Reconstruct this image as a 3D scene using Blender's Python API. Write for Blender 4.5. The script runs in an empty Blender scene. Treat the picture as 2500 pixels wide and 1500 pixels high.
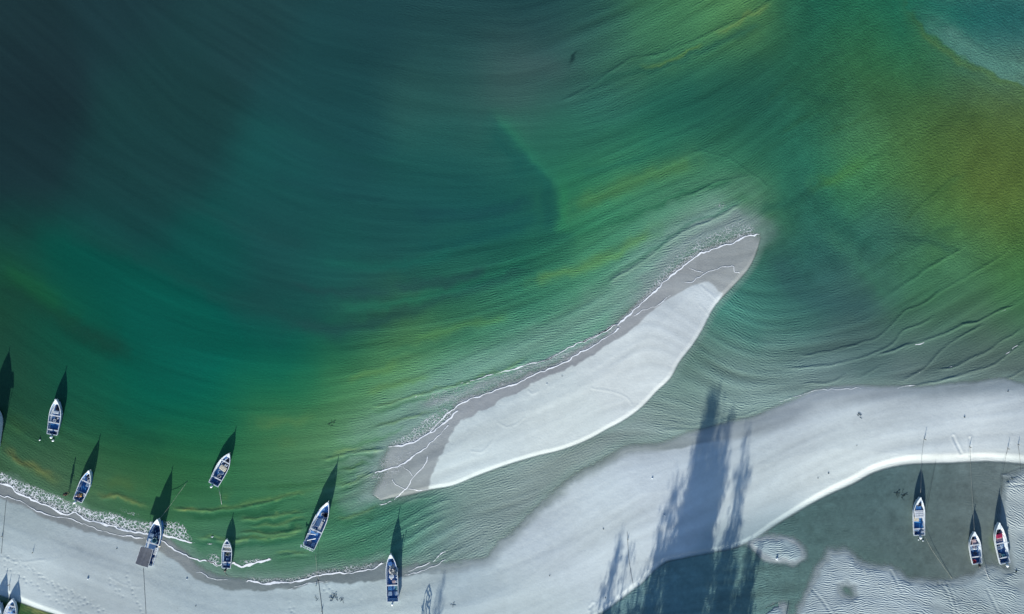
import bpy, bmesh, math, random
import numpy as np
from mathutils import Vector, Matrix, Euler

C = bpy.context.scene
COL = C.collection
R = math.radians
S = 0.07                    # metres on the ground per pixel of the 2500 x 1500 photograph
H = 118.0                   # drone height, looking straight down

# ------------------------------------------------------------------ camera, sky, sun, exposure
cam = bpy.data.objects.new('camera', bpy.data.cameras.new('camera')); COL.objects.link(cam)
cam.location = (0, 0, H); cam.data.sensor_width = 36.0; cam.data.lens = 36.0 * H / (2500 * S)
cam.data.clip_start = 0.5; cam.data.clip_end = 9000
C.camera = cam
SUN_DIR = Vector((0.68, 3.63, -1.0)).normalized()      # the way the light travels
w = bpy.data.worlds.new('World'); C.world = w; w.use_nodes = True
nt = w.node_tree; bg = nt.nodes['Background']
sky = nt.nodes.new('ShaderNodeTexSky'); sky.sky_type = 'NISHITA'; sky.sun_disc = False; sky.ozone_density = 4.0
sky.sun_elevation = R(15.2); sky.sun_rotation = R(190.6)
nt.links.new(sky.outputs[0], bg.inputs[0]); bg.inputs[1].default_value = 0.08
L = bpy.data.lights.new('sun', 'SUN'); L.energy = 4.5; L.angle = R(0.5); L.color = (1.0, 0.93, 0.82)
sun = bpy.data.objects.new('sun', L); COL.objects.link(sun)
sun.rotation_euler = SUN_DIR.to_track_quat('-Z', 'Y').to_euler()
vs = C.view_settings
vs.view_transform = 'Standard'; vs.look = 'None'; vs.gamma = 1.0; vs.exposure = 1.3
ILL = np.array([1.12, 1.18, 1.30])                      # sunlit level ground, per unit albedo, at this exposure

rng = np.random.default_rng(7)
rnd = random.Random(11)

# ------------------------------------------------------------------ small numpy helpers (all in photo pixels)
def lin(c):
    c = np.asarray(c, float) / 255.0
    return np.where(c <= 0.04045, c / 12.92, ((c + 0.055) / 1.055) ** 2.4)
def alb(c): return lin(c) / ILL
def smooth(a, b, x):
    t = np.clip((x - a) / (b - a), 0, 1); return t * t * (3 - 2 * t)
def catmull(p, step=14.0):
    p = np.asarray(p, float)
    if len(p) < 3: return p
    q = np.vstack([2 * p[0] - p[1], p, 2 * p[-1] - p[-2]]); out = []
    for i in range(1, len(q) - 2):
        a, b, c, d = q[i - 1], q[i], q[i + 1], q[i + 2]
        n = max(1, int(np.hypot(*(c - b)) / step))
        for t in np.arange(n) / n:
            out.append(0.5 * (2 * b + (c - a) * t + (2 * a - 5 * b + 4 * c - d) * t * t + (3 * b - a - 3 * c + d) * t ** 3))
    out.append(p[-1]); return np.array(out)
def dist_line(X, Y, poly, rad, closed=False):
    """distance to a polyline (inf beyond rad) and the side (positive = right of travel in image space)"""
    D = np.full(X.shape, 1e6, np.float32)
    P = poly if not closed else np.vstack([poly, poly[:1]])
    Xf, Yf = X.ravel(), Y.ravel(); Df = D.ravel()
    m0 = np.nonzero((Xf > P[:, 0].min() - rad) & (Xf < P[:, 0].max() + rad) & (Yf > P[:, 1].min() - rad) & (Yf < P[:, 1].max() + rad))[0]
    if len(m0) == 0: return D
    for k in range(0, len(P) - 1, 6):
        ch = P[k:k + 7]
        mm = m0[(Xf[m0] > ch[:, 0].min() - rad) & (Xf[m0] < ch[:, 0].max() + rad) & (Yf[m0] > ch[:, 1].min() - rad) & (Yf[m0] < ch[:, 1].max() + rad)]
        if len(mm) == 0: continue
        x, y = Xf[mm], Yf[mm]; best = Df[mm]
        for a, b in zip(ch[:-1], ch[1:]):
            d = b - a; L2 = max(d @ d, 1e-9)
            t = np.clip(((x - a[0]) * d[0] + (y - a[1]) * d[1]) / L2, 0, 1)
            best = np.minimum(best, np.hypot(x - a[0] - t * d[0], y - a[1] - t * d[1]))
        Df[mm] = best
    return Df.reshape(X.shape)
def inside(X, Y, P):
    r = np.zeros(X.shape, bool); n = len(P)
    for i in range(n):
        (x1, y1), (x2, y2) = P[i], P[(i + 1) % n]
        if y1 == y2: continue
        lo, hi = min(y1, y2), max(y1, y2)
        m = (Y >= lo) & (Y < hi)
        xs = x1 + (Y[m] - y1) * (x2 - x1) / (y2 - y1)
        r[m] ^= X[m] < xs
    return r
def sdf(X, Y, P, rad):
    d = dist_line(X, Y, P, rad, True); d = np.minimum(d, rad)
    return np.where(inside(X, Y, P), d, -d)
def vnoise(X, Y, scale, seed):
    g = np.random.default_rng(seed).normal(size=(256, 256)).astype(np.float32)
    x = X / scale + 1000; y = Y / scale + 1000
    xi = np.floor(x).astype(int); yi = np.floor(y).astype(int); fx = x - xi; fy = y - yi
    fx = fx * fx * (3 - 2 * fx); fy = fy * fy * (3 - 2 * fy)
    a = g[yi % 256, xi % 256]; b = g[yi % 256, (xi + 1) % 256]; c = g[(yi + 1) % 256, xi % 256]; d = g[(yi + 1) % 256, (xi + 1) % 256]
    return (a * (1 - fx) + b * fx) * (1 - fy) + (c * (1 - fx) + d * fx) * fy
def ctrl(X, Y, pts, sig):
    """smooth field through scattered values (normalised gaussian weights)"""
    pts = np.array(pts, float); V = pts[:, 2:]
    num = np.zeros(X.shape + (V.shape[1],), np.float32); den = np.full(X.shape, 1e-12, np.float32)
    for (x, y), v in zip(pts[:, :2], V):
        d2 = ((X - x) ** 2 + (Y - y) ** 2) / (sig * sig)
        k = np.exp(-d2 * 0.5) + 1e-4 / (1 + d2) ** 2
        den += k
        for c in range(V.shape[1]): num[..., c] += k * v[c]
    return num / den[..., None]
def bilin(F, X, Y, x0, y0, st):
    u = np.clip((X - x0) / st, 0, F.shape[1] - 1.001); v = np.clip((Y - y0) / st, 0, F.shape[0] - 1.001)
    i = u.astype(int); j = v.astype(int); fu = (u - i); fv = (v - j)
    if F.ndim == 3: fu = fu[..., None]; fv = fv[..., None]
    return (F[j, i] * (1 - fu) + F[j, i + 1] * fu) * (1 - fv) + (F[j + 1, i] * (1 - fu) + F[j + 1, i + 1] * fu) * fv

#DATA
# ------------------------------------------------------------------ traced outlines (photo pixels)
ISL_N = [(905,1205),(920,1155),(952,1094),(1011,1078),(1048,1058),(1089,1029),(1136,982),(1183,962),(1237,943),(1277,930),(1338,903),(1385,881),
         (1439,850),(1493,817),(1517,790),(1557,752),(1598,711),(1634,679),(1687,634),(1719,616),(1772,600),(1808,582),(1854,574)]
ISL_S = [(1857,580),(1848,614),(1832,647),(1804,679),(1759,727),(1735,756),(1711,804),(1687,841),(1654,885),(1634,922),(1600,955),(1557,999),
         (1506,1032),(1439,1068),(1372,1095),(1304,1112),(1237,1132),(1169,1157),(1102,1184),(1050,1193),(990,1208),(930,1222)]
ISL_DRY = [(1050,1189),(1055,1157),(1082,1103),(1102,1059),(1129,1029),(1190,994),(1237,968),(1281,950),(1338,921),(1405,891),(1473,850),(1540,807),
           (1594,756),(1638,727),(1687,699),(1728,688),(1745,700),(1752,712)]
BCH_N = [(-120,1120),(0,1183),(27,1190),(49,1208),(108,1232),(156,1255),(186,1252),(205,1267),(243,1277),(296,1293),(350,1303),(396,1313),(428,1340),
         (458,1362),(479,1384),(510,1408),(561,1417),(620,1424),(683,1422),(740,1418),(775,1406),(808,1402),(851,1399),(902,1390),(934,1376),(970,1396),
         (1023,1390),(1077,1387),(1140,1380),(1193,1368),(1230,1330),(1274,1288),(1355,1213),(1400,1173),(1453,1145),(1501,1116),(1533,1101),(1582,1096),
         (1626,1090),(1683,1066),(1715,1058),(1764,1043),(1850,1023),(1900,1000),(1944,982),(1994,959),(2045,952),(2102,950),(2190,952),(2237,952),
         (2304,947),(2405,938),(2452,933),(2500,945),(2620,955)]
BCH_S = [(2620,1136),(2447,1123),(2393,1122),(2325,1125),(2231,1127),(2185,1133),(2133,1148),(2083,1175),(2000,1213),(1905,1270),(1837,1314),(1784,1335),
         (1723,1346),(1663,1358),(1626,1366),(1594,1390),(1562,1422),(1513,1459),(1457,1501),(1380,1550),(1250,1600),(800,1640),(400,1600),(300,1562),
         (200,1524),(145,1501),(127,1495),(103,1488),(68,1475),(46,1467),(19,1456),(7,1452),(-120,1400)]
BCH_DRY = [(-120,1170),(0,1217),(54,1237),(135,1274),(243,1306),(337,1327),(400,1350),(442,1380),(470,1406),(493,1422),(526,1435),(620,1443),(727,1437),
           (754,1427),(808,1421),(862,1424),(905,1421),(937,1414),(986,1409),(1040,1402),(1100,1398),(1200,1376),(1240,1332),(1282,1292),(1362,1220),
           (1405,1180),(1456,1152),(1505,1122),(1536,1107),(1584,1103),(1640,1098),(1719,1082),(1850,1060),(1930,1030),(2010,985),(2120,975),(2300,968),(2500,960),(2620,966)]
PATCH = [(1830,1329),(1857,1321),(1887,1315),(1921,1319),(1948,1329),(1959,1346),(1956,1360),(1942,1370),(1913,1368),(1881,1362),(1859,1356),(1842,1342)]
FLAT = [(2026,1350),(2063,1348),(2093,1372),(2124,1386),(2164,1390),(2184,1400),(2225,1418),(2300,1424),(2352,1420),(2393,1402),(2420,1388),(2436,1392),
        (2470,1395),(2464,1340),(2452,1290),(2446,1262),(2452,1240),(2450,1205),(2458,1178),(2480,1160),(2620,1150),(2620,1620),(1930,1620),(1952,1500),(1962,1471),(1974,1443),(1988,1414),
        (2002,1390),(2018,1368)]
PUDDLE = [(2050,1428),(2068,1424),(2084,1434),(2086,1452),(2078,1462),(2062,1458),(2050,1446)]
FLATS_MID = [(1868,1498),(1890,1484),(1912,1482),(1916,1520),(1860,1520)]

WATER = [  # x, y, sRGB of the water body
(40,50,28,52,57),(300,50,29,57,63),(600,50,31,65,69),(900,50,30,68,73),(1100,50,32,68,72),(1300,40,30,68,72),(1450,40,38,80,78),(1600,50,62,120,88),(1750,40,78,138,92),(1840,60,84,122,72),(1950,50,26,90,76),(2100,50,34,100,76),(2250,40,30,105,86),(2350,40,20,95,92),(2470,50,20,86,86),(40,150,27,49,55),(400,150,28,63,66),(800,150,29,71,75),(1100,150,38,80,81),(1250,150,54,85,85),(1370,140,52,88,88),(1500,140,62,112,92),(1640,105,62,115,84),(1800,150,34,90,76),(1950,130,37,96,76),(2100,140,56,105,66),(2250,140,44,108,76),(2390,140,58,112,106),(2480,165,95,130,130),(40,250,26,48,54),(400,250,27,63,64),(800,250,28,72,75),(1080,250,42,86,84),(1250,240,60,93,90),(1450,240,46,100,92),(1650,240,32,92,82),(1850,240,32,84,74),(2000,230,44,96,70),(2200,240,56,96,60),(2350,250,70,99,56),(2480,250,82,106,50),(40,350,25,47,53),(400,350,26,64,66),(800,350,27,75,78),(1100,350,34,88,84),(1250,340,44,102,92),(1400,340,42,104,88),(1600,340,38,104,84),(1800,340,40,100,80),(1950,340,40,105,88),(2100,350,72,125,88),(2250,350,70,104,58),(2400,350,78,104,54),(40,450,25,48,54),(300,450,26,62,64),(700,450,24,80,79),(1100,450,26,82,81),(1290,450,28,86,82),(1400,470,44,116,82),(1550,450,56,118,86),(1700,450,70,128,100),(1825,450,60,118,90),(1950,450,36,104,90),(2100,450,66,132,80),(2250,450,78,116,60),(2400,450,88,110,54),(40,550,23,58,59),(300,550,22,68,68),(700,550,27,77,78),(1000,550,28,80,80),(1250,540,26,84,82),(1385,540,46,114,84),(1500,550,58,124,94),(1600,550,86,140,118),(1870,540,77,122,76),(1950,550,32,90,90),(2100,550,50,114,94),(2180,560,48,84,92),(2280,550,70,120,68),(2450,550,82,110,54),(30,640,22,78,58),(200,650,8,80,70),(500,640,16,78,74),(800,650,26,86,83),(1100,650,30,90,82),(1290,650,34,100,80),(1450,650,70,134,100),(1540,650,78,142,124),(1900,650,44,95,90),(2050,650,48,88,88),(2200,650,62,120,90),(2350,650,68,122,94),(2480,650,64,112,62),(20,750,28,73,55),(150,750,8,86,70),(400,750,3,85,75),(700,750,27,72,72),(900,750,36,80,76),(1100,750,46,106,80),(1250,750,54,118,94),(1390,750,70,136,110),(1470,770,96,150,134),(1820,760,70,130,120),(1950,750,56,110,104),(2100,750,66,96,95),(2250,750,62,110,82),(2400,750,66,100,78),(2490,740,62,118,80),(20,850,28,68,54),(150,850,14,78,62),(400,850,3,90,78),(700,850,6,92,80),(850,850,28,96,72),(1000,850,76,126,76),(1150,850,70,130,100),(1300,850,90,146,132),(1700,890,86,122,114),(1900,850,80,116,112),(2100,850,76,106,106),(2300,850,72,100,99),(2450,850,78,102,96),(40,950,32,74,55),(200,950,18,84,66),(350,950,3,90,74),(500,950,3,92,80),(700,950,22,105,75),(850,950,58,118,74),(950,950,92,144,102),(1100,930,98,156,142),(1650,960,114,142,138),(1800,950,122,150,149),(2000,930,118,142,147),(2250,900,106,125,129),(2450,900,104,120,124),(100,1040,26,76,58),(300,1050,20,90,68),(500,1050,18,100,70),(640,1050,54,112,72),(800,1050,80,128,84),(900,1040,94,148,114),(1000,1040,122,155,142),(1500,1080,134,153,154),(1600,1040,134,156,157),(1750,1010,132,156,157),(1900,960,128,153,154),(30,1130,62,98,70),(110,1130,50,92,58),(120,1190,88,116,98),(230,1130,44,92,56),(450,1150,42,98,62),(640,1150,62,118,80),(750,1150,82,130,96),(850,1140,88,142,106),(920,1130,118,152,135),(1200,1200,120,146,143),(1350,1150,133,152,151),(180,1220,80,116,92),(300,1190,54,98,58),(400,1220,46,98,58),(300,1260,78,122,100),(440,1290,62,116,84),(600,1250,44,104,72),(750,1250,48,108,78),(900,1240,52,116,94),(1000,1250,52,116,98),(1150,1250,126,150,149),(1280,1240,143,160,165),(500,1340,80,124,104),(600,1400,105,135,130),(650,1330,60,115,80),(800,1330,62,122,88),(760,1390,100,135,128),(900,1330,72,126,106),(1050,1330,110,141,139),(1150,1340,136,156,162),(1920,1285,76,110,111),(2050,1260,78,104,107),(2150,1190,84,113,118),(2290,1180,92,114,119),(2300,1280,88,105,107),(2150,1330,86,108,111),(2380,1200,103,119,123),(2440,1150,108,124,129),(2420,1340,104,119,122),(1880,1420,92,126,126),(1990,1330,88,117,120),(1750,1430,104,140,144),(1560,1460,104,140,148),(1960,1420,96,128,130),(2067,1443,84,118,110),(60,1480,90,112,62),(60,1510,34,80,54),(110,1510,30,80,54)]
DRY = [(30,1300,158,176,184),(30,1420,182,198,208),(200,1400,163,179,189),(300,1460,168,184,194),(450,1450,162,180,190),(600,1470,168,187,197),(800,1470,175,195,204),(1000,1450,179,198,206),(1140,1420,166,186,198),(1250,1450,184,202,211),(1300,1330,186,202,214),(1450,1250,192,208,218),(1600,1160,188,203,215),(1850,1150,192,208,216),(2000,1110,203,218,224),(2200,1060,206,220,226),(2400,1060,211,224,231),(2280,1000,184,198,208),(2450,980,176,190,201),(1950,1040,172,186,198),(2200,978,166,180,192),(1760,1080,174,190,202),(1150,1130,194,211,218),(1200,1030,190,206,214),(1350,1020,202,217,223),(1550,900,203,216,223),(1680,780,192,205,215),(1700,710,182,196,206),(2100,1450,150,168,180),(2450,1450,144,162,172),(2480,1200,156,172,180),(1900,1340,142,164,176),(60,1410,186,203,212)]
WET = [(0,1200,134,144,150),(200,1265,132,142,148),(400,1330,130,140,146),(600,1430,118,132,138),(800,1412,116,130,136),(930,1400,112,126,134),(1020,1396,130,146,154),(1150,1390,146,162,172),(1274,1300,146,162,170),(1400,1190,140,156,160),
(1600,1098,140,154,160),(1800,1060,142,156,166),(1950,1000,146,160,172),(2100,956,146,160,172),(2300,956,140,156,168),(2480,950,138,154,166),
(950,1180,146,158,162),(1050,1100,150,161,169),(1200,970,152,161,170),(1400,875,150,158,167),(1560,770,150,158,166),(1700,650,152,160,166),(1800,620,150,160,164),(1760,700,150,160,167),(2450,1200,126,142,150),(2250,1424,130,146,156)]
ANG = [  # x, y, direction of the wave crests and streaks in degrees (anticlockwise, seen in the photo)
(60,100,-40),(300,200,-45),(600,100,-30),(600,300,-32),(900,100,-10),(900,300,-22),(60,450,-35),(300,500,-30),(600,500,-22),(900,480,-10),(150,650,-28),(400,700,-25),(700,750,-12),(900,780,4),(1100,690,8),(1200,620,12),(1000,500,0),(1250,500,6),(1150,150,-5),(1300,300,2),
(1100,350,-8),(1380,150,20),(1500,180,24),(1700,100,29),(1850,40,32),(1400,480,22),(1600,420,20),(1450,650,33),(1600,560,30),(1750,500,22),(1650,340,22),(1800,300,32),(1900,250,36),(2000,180,40),(2150,100,28),(2200,200,30),(2350,100,-35),(2430,160,-30),(2350,250,60),(2450,400,60),(2250,350,50),(2100,450,35),(2300,500,50),
(1900,480,42),(1900,600,40),(2000,700,15),(1950,800,12),(2200,720,32),(2400,680,30),(2350,750,30),(2250,850,25),(2450,850,32),(2000,870,8),(2150,600,30),(950,950,18),(800,950,10),(650,900,-5),(450,900,-15),(250,900,-25),(100,900,-38),(800,1050,6),(700,1130,3),(600,1200,2),(650,1280,8),(800,1260,14),(900,1180,22),
(400,1130,-8),(250,1100,-15),(120,1080,-32),(60,1130,-38),(1000,1250,36),(950,1320,40),(880,1300,12),(1100,1220,24),(1200,1190,8),(1350,1150,25),(1100,1330,35),(1600,1020,-8),(1650,960,-25),(1700,880,-35),(1760,800,-40),(1800,720,-30),(1840,660,10),(1850,900,-5),(1950,950,5),(2100,920,14),(2200,930,5),(2450,920,15),
(1100,980,27),(1250,920,25),(1400,840,27),(1150,880,18),(1300,820,24),(1300,740,22),
(1750,1420,2),(1600,1430,10),(1880,1340,12),(1880,1440,5),(2100,1250,5),(2050,1370,-8),(2100,1440,0),(1990,1470,8),(2300,1460,-18),(2450,1450,-22),(2480,1250,-30),(2300,1200,0),
(200,1350,-18),(100,1250,-22),(450,1430,-15),(700,1450,0),(1000,1440,5),(1250,1420,22),(1450,1280,32),(1700,1180,30),(1900,1120,32),(2050,1060,25),(2200,1010,8),(2400,1020,3),(1300,1050,25),(1550,920,40),(60,1500,-25)]
RIP = [  # x, y, ripple strength, ripple wavelength in metres
(40,100,.10,.5),(600,100,.10,.5),(600,400,.10,.5),(300,700,.10,.5),(900,600,.12,.5),(1150,300,.18,.5),(1300,450,.15,.5),(1300,100,.30,.5),(1550,130,.75,.55),(1750,60,.9,.6),(1650,280,.35,.45),(1900,300,.5,.5),(2150,150,.6,.45),(2400,150,.8,.55),(2350,300,.9,.5),
(2200,450,.9,.5),(2450,500,.8,.5),(1900,480,.5,.45),(1550,450,.5,.45),(1700,440,.7,.5),(1450,600,.55,.55),(1400,720,.9,.7),(1550,620,1,.7),(1300,800,1,.65),(1100,880,.8,.55),(1250,850,1,.65),(950,960,.6,.5),(1050,760,.35,.45),(700,850,.15,.4),(400,900,.15,.4),(150,900,.25,.4),(100,1100,.9,.6),(300,1100,.3,.4),(600,1080,.35,.4),(800,1080,.5,.45),(700,1250,.5,.5),(900,1150,.7,.5),(1000,1260,1.2,.8),(900,1320,.9,.7),(1150,1200,1.0,.65),(1300,1150,.8,.6),
(1650,950,1.0,.75),(1750,800,1.1,.7),(1850,880,.8,.65),(1900,700,.5,.5),(2050,650,.5,.5),(2150,800,.5,.5),(2300,650,.6,.55),(2350,850,.5,.5),(2100,930,.4,.5),(1600,1030,.8,.7),(1800,1000,.8,.6),(1700,1420,.9,.65),(1880,1440,.7,.7),(2000,1300,.6,.8),(2200,1200,.4,.5),(2300,1280,.35,.45),(2420,1250,.8,.6)]

# ridges: polyline, half width px, height in cm (wave crests and folds of the surface)
CRESTS = [
([(414,1245),(445,1244),(468,1248),(522,1246),(570,1243),(615,1236),(655,1226),(706,1212),(754,1207)],4,4),
([(575,1272),(609,1268),(655,1265),(694,1258),(754,1252)],4,4),([(604,1287),(640,1286),(683,1282),(728,1273),(762,1266)],4,3),
([(575,1304),(615,1303),(655,1307),(691,1301),(731,1294),(751,1291)],4,4.5),([(474,1317),(513,1314),(530,1318),(575,1320),(635,1316),(683,1311),(725,1304)],4,4.5),
([(663,1364),(697,1354),(765,1350)],4,4),([(816,1188),(858,1181),(900,1158),(925,1154)],4.5,5),([(776,1123),(819,1115),(900,1102),(950,1094)],4,5),([(825,1154),(900,1136)],4,3.5),
([(808,1272),(841,1266),(900,1249),(930,1236)],4,3),([(900,995),(950,987),(1014,967),(1089,948),(1170,926),(1237,901),(1300,875)],4,4),
([(900,1049),(961,1032),(1001,1019),(1062,1009)],4,3.5),([(1476,695),(1561,643),(1606,610),(1638,586),(1687,556),(1731,541),(1776,517),(1816,497)],3,4),
([(1654,487),(1715,465),(1751,446),(1788,438),(1840,426)],3,3),([(1370,250),(1450,205),(1533,147),(1604,134),(1685,104),(1735,83),(1806,48),(1857,20),(1910,-14)],4,3),
([(1675,372),(1715,372),(1756,382),(1796,399),(1831,425),(1867,450),(1887,470)],3,1.4),([(2195,571),(2261,586),(2347,609),(2420,640)],6,-1),([(2170,723),(2236,677),(2286,642),(2362,602)],4,3),
([(2241,748),(2312,703),(2403,652),(2480,600)],4,2.5),([(2205,556),(2236,516),(2286,470),(2352,415)],5,2),([(1927,202),(1978,227),(2039,243)],6,-.8),
([(1944,870),(2001,862),(2068,848),(2116,835),(2156,815),(2203,767),(2240,749),(2277,724),(2304,703)],3,3),
([(1900,901),(1934,900),(2001,895),(2068,885),(2119,870),(2180,838),(2203,809),(2250,791),(2287,766)],3,3.4),
([(2132,872),(2180,855),(2223,840),(2267,828),(2311,813),(2348,791),(2382,788),(2426,764),(2483,744)],3,4),
([(2197,865),(2217,848),(2250,838)],3,2.5),([(2095,926),(2122,909),(2156,894)],3,2.5),([(1954,940),(2028,934),(2072,914)],3,2.5),
([(2186,931),(2203,929),(2240,912),(2254,902),(2298,858),(2338,825),(2405,791)],3,3.4),([(2284,906),(2311,900),(2338,895),(2378,872),(2426,848),(2500,798)],3,3.4),
([(2196,949),(2237,941),(2287,932),(2328,921),(2392,902),(2439,885),(2473,855),(2520,825)],3,3.4),([(2432,932),(2473,919),(2520,895)],3,3),
([(1900,979),(1960,963),(2000,952)],3,2),([(1606,1050),(1680,1049),(1723,1051),(1764,1030),(1845,1021),(1926,1001),(1990,985)],3,2.2),([(1620,1030),(1700,1038),(1790,1020),(1860,1000)],3,2),([(1630,1010),(1720,1022),(1800,1000)],3,1.6),
([(988,1399),(1023,1386),(1056,1370),(1085,1348),(1120,1320)],3,2.6),([(986,1407),(1018,1399),(1056,1386),(1100,1359),(1140,1330)],3,2.4),([(1160,1335),(1190,1295),(1215,1262)],3,1.6),
([(8,1100),(27,1116),(59,1138),(89,1146),(116,1158),(135,1171),(151,1181)],6,3),([(229,1208),(251,1216),(280,1210),(305,1217),(329,1225),(364,1235),(378,1243)],5,3),
([(960,1290),(1000,1262),(1050,1238),(1110,1220)],4,3),([(945,1318),(1000,1284),(1060,1256),(1120,1238)],4,3),([(960,1240),(1010,1222),(1080,1208)],3.5,2.4),([(980,1330),(1040,1290),(1100,1262)],4,2.6)]
# tinted bands in the water, some painting shade under the wave crests: polyline, half width px, colour, strength
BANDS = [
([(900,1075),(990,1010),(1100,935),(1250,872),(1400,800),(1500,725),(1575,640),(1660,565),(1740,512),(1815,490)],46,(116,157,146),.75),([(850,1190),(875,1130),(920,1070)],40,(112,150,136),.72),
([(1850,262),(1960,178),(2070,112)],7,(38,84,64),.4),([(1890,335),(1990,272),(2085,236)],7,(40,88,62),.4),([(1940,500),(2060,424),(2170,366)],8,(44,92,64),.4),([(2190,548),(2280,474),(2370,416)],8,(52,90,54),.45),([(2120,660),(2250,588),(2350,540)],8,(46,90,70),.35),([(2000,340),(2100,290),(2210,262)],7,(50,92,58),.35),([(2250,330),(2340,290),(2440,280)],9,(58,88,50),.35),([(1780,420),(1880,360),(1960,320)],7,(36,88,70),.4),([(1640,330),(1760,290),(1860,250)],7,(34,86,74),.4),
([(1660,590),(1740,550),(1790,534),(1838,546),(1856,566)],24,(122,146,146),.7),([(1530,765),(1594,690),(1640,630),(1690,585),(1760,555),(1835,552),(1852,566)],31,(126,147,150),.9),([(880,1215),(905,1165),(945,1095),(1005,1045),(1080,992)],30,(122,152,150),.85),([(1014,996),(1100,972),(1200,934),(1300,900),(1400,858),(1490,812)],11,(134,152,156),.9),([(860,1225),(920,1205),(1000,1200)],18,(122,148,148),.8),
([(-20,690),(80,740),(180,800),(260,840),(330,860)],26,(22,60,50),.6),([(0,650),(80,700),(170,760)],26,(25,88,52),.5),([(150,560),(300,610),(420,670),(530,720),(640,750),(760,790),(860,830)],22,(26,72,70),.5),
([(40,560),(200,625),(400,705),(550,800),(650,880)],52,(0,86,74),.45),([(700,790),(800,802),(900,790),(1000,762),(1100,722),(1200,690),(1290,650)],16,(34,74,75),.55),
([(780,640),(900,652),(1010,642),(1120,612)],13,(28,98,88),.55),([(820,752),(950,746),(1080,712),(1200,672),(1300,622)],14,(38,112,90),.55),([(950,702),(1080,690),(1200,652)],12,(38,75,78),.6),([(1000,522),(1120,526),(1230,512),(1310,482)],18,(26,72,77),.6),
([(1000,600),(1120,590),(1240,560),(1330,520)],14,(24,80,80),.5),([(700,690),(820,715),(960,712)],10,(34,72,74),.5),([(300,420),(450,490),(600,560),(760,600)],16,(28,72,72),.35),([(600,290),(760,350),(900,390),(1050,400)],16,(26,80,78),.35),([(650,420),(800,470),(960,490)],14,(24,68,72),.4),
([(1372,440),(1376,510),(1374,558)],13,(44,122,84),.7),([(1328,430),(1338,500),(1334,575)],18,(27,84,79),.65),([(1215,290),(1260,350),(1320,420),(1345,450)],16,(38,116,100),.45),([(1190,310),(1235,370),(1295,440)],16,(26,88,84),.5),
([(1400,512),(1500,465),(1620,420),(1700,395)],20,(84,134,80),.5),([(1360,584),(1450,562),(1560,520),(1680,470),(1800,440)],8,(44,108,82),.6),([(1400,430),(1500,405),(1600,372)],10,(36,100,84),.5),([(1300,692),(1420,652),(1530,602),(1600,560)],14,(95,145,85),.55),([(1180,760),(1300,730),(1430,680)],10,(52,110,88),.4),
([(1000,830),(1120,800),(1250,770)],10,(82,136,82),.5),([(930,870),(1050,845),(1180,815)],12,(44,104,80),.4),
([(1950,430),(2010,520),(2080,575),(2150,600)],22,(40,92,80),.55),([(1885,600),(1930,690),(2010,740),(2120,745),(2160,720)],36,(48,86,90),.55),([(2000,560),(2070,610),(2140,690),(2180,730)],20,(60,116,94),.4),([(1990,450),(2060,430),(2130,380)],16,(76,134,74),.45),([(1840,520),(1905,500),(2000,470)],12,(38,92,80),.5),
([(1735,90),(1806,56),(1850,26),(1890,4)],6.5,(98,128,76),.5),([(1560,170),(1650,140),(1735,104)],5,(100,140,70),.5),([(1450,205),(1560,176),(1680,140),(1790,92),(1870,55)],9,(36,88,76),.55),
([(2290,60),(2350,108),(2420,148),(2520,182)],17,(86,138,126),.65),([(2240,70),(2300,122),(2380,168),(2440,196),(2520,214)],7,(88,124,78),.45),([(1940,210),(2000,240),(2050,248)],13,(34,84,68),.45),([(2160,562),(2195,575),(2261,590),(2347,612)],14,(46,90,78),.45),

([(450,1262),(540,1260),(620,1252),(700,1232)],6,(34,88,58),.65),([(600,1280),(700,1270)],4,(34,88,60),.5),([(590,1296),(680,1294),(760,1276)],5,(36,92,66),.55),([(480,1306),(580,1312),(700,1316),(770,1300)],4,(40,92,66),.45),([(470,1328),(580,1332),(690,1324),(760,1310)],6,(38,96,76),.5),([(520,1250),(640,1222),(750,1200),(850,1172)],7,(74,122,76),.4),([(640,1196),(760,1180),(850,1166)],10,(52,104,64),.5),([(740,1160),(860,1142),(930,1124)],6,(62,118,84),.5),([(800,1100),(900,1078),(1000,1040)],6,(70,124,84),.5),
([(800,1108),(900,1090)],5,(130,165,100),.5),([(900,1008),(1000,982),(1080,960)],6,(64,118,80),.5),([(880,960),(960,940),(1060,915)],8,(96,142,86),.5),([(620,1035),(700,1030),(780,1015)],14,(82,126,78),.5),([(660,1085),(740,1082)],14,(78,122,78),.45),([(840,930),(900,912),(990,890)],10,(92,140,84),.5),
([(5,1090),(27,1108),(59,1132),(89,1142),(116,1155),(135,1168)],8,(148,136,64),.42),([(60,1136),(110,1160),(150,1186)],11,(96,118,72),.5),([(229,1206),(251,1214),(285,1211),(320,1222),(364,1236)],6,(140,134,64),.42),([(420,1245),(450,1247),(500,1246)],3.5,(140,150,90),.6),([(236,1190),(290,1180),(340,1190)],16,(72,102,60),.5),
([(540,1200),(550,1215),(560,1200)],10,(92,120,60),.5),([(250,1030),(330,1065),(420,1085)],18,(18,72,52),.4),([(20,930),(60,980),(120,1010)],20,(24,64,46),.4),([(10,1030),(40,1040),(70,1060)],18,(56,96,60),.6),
([(50,1478),(90,1494),(140,1512)],7,(130,140,92),.8),([(1384,172),(1392,158),(1400,146),(1412,128),(1424,112)],4,(26,56,57),1.2),([(1392,130),(1404,140),(1400,152)],3.5,(28,58,58),1.0),([(1230,165),(1330,160),(1400,200)],30,(60,86,86),.4),([(2412,1300),(2424,1340),(2428,1360)],7,(92,118,66),.6),([(2236,1260),(2234,1290)],6,(70,104,84),.5)]
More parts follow.
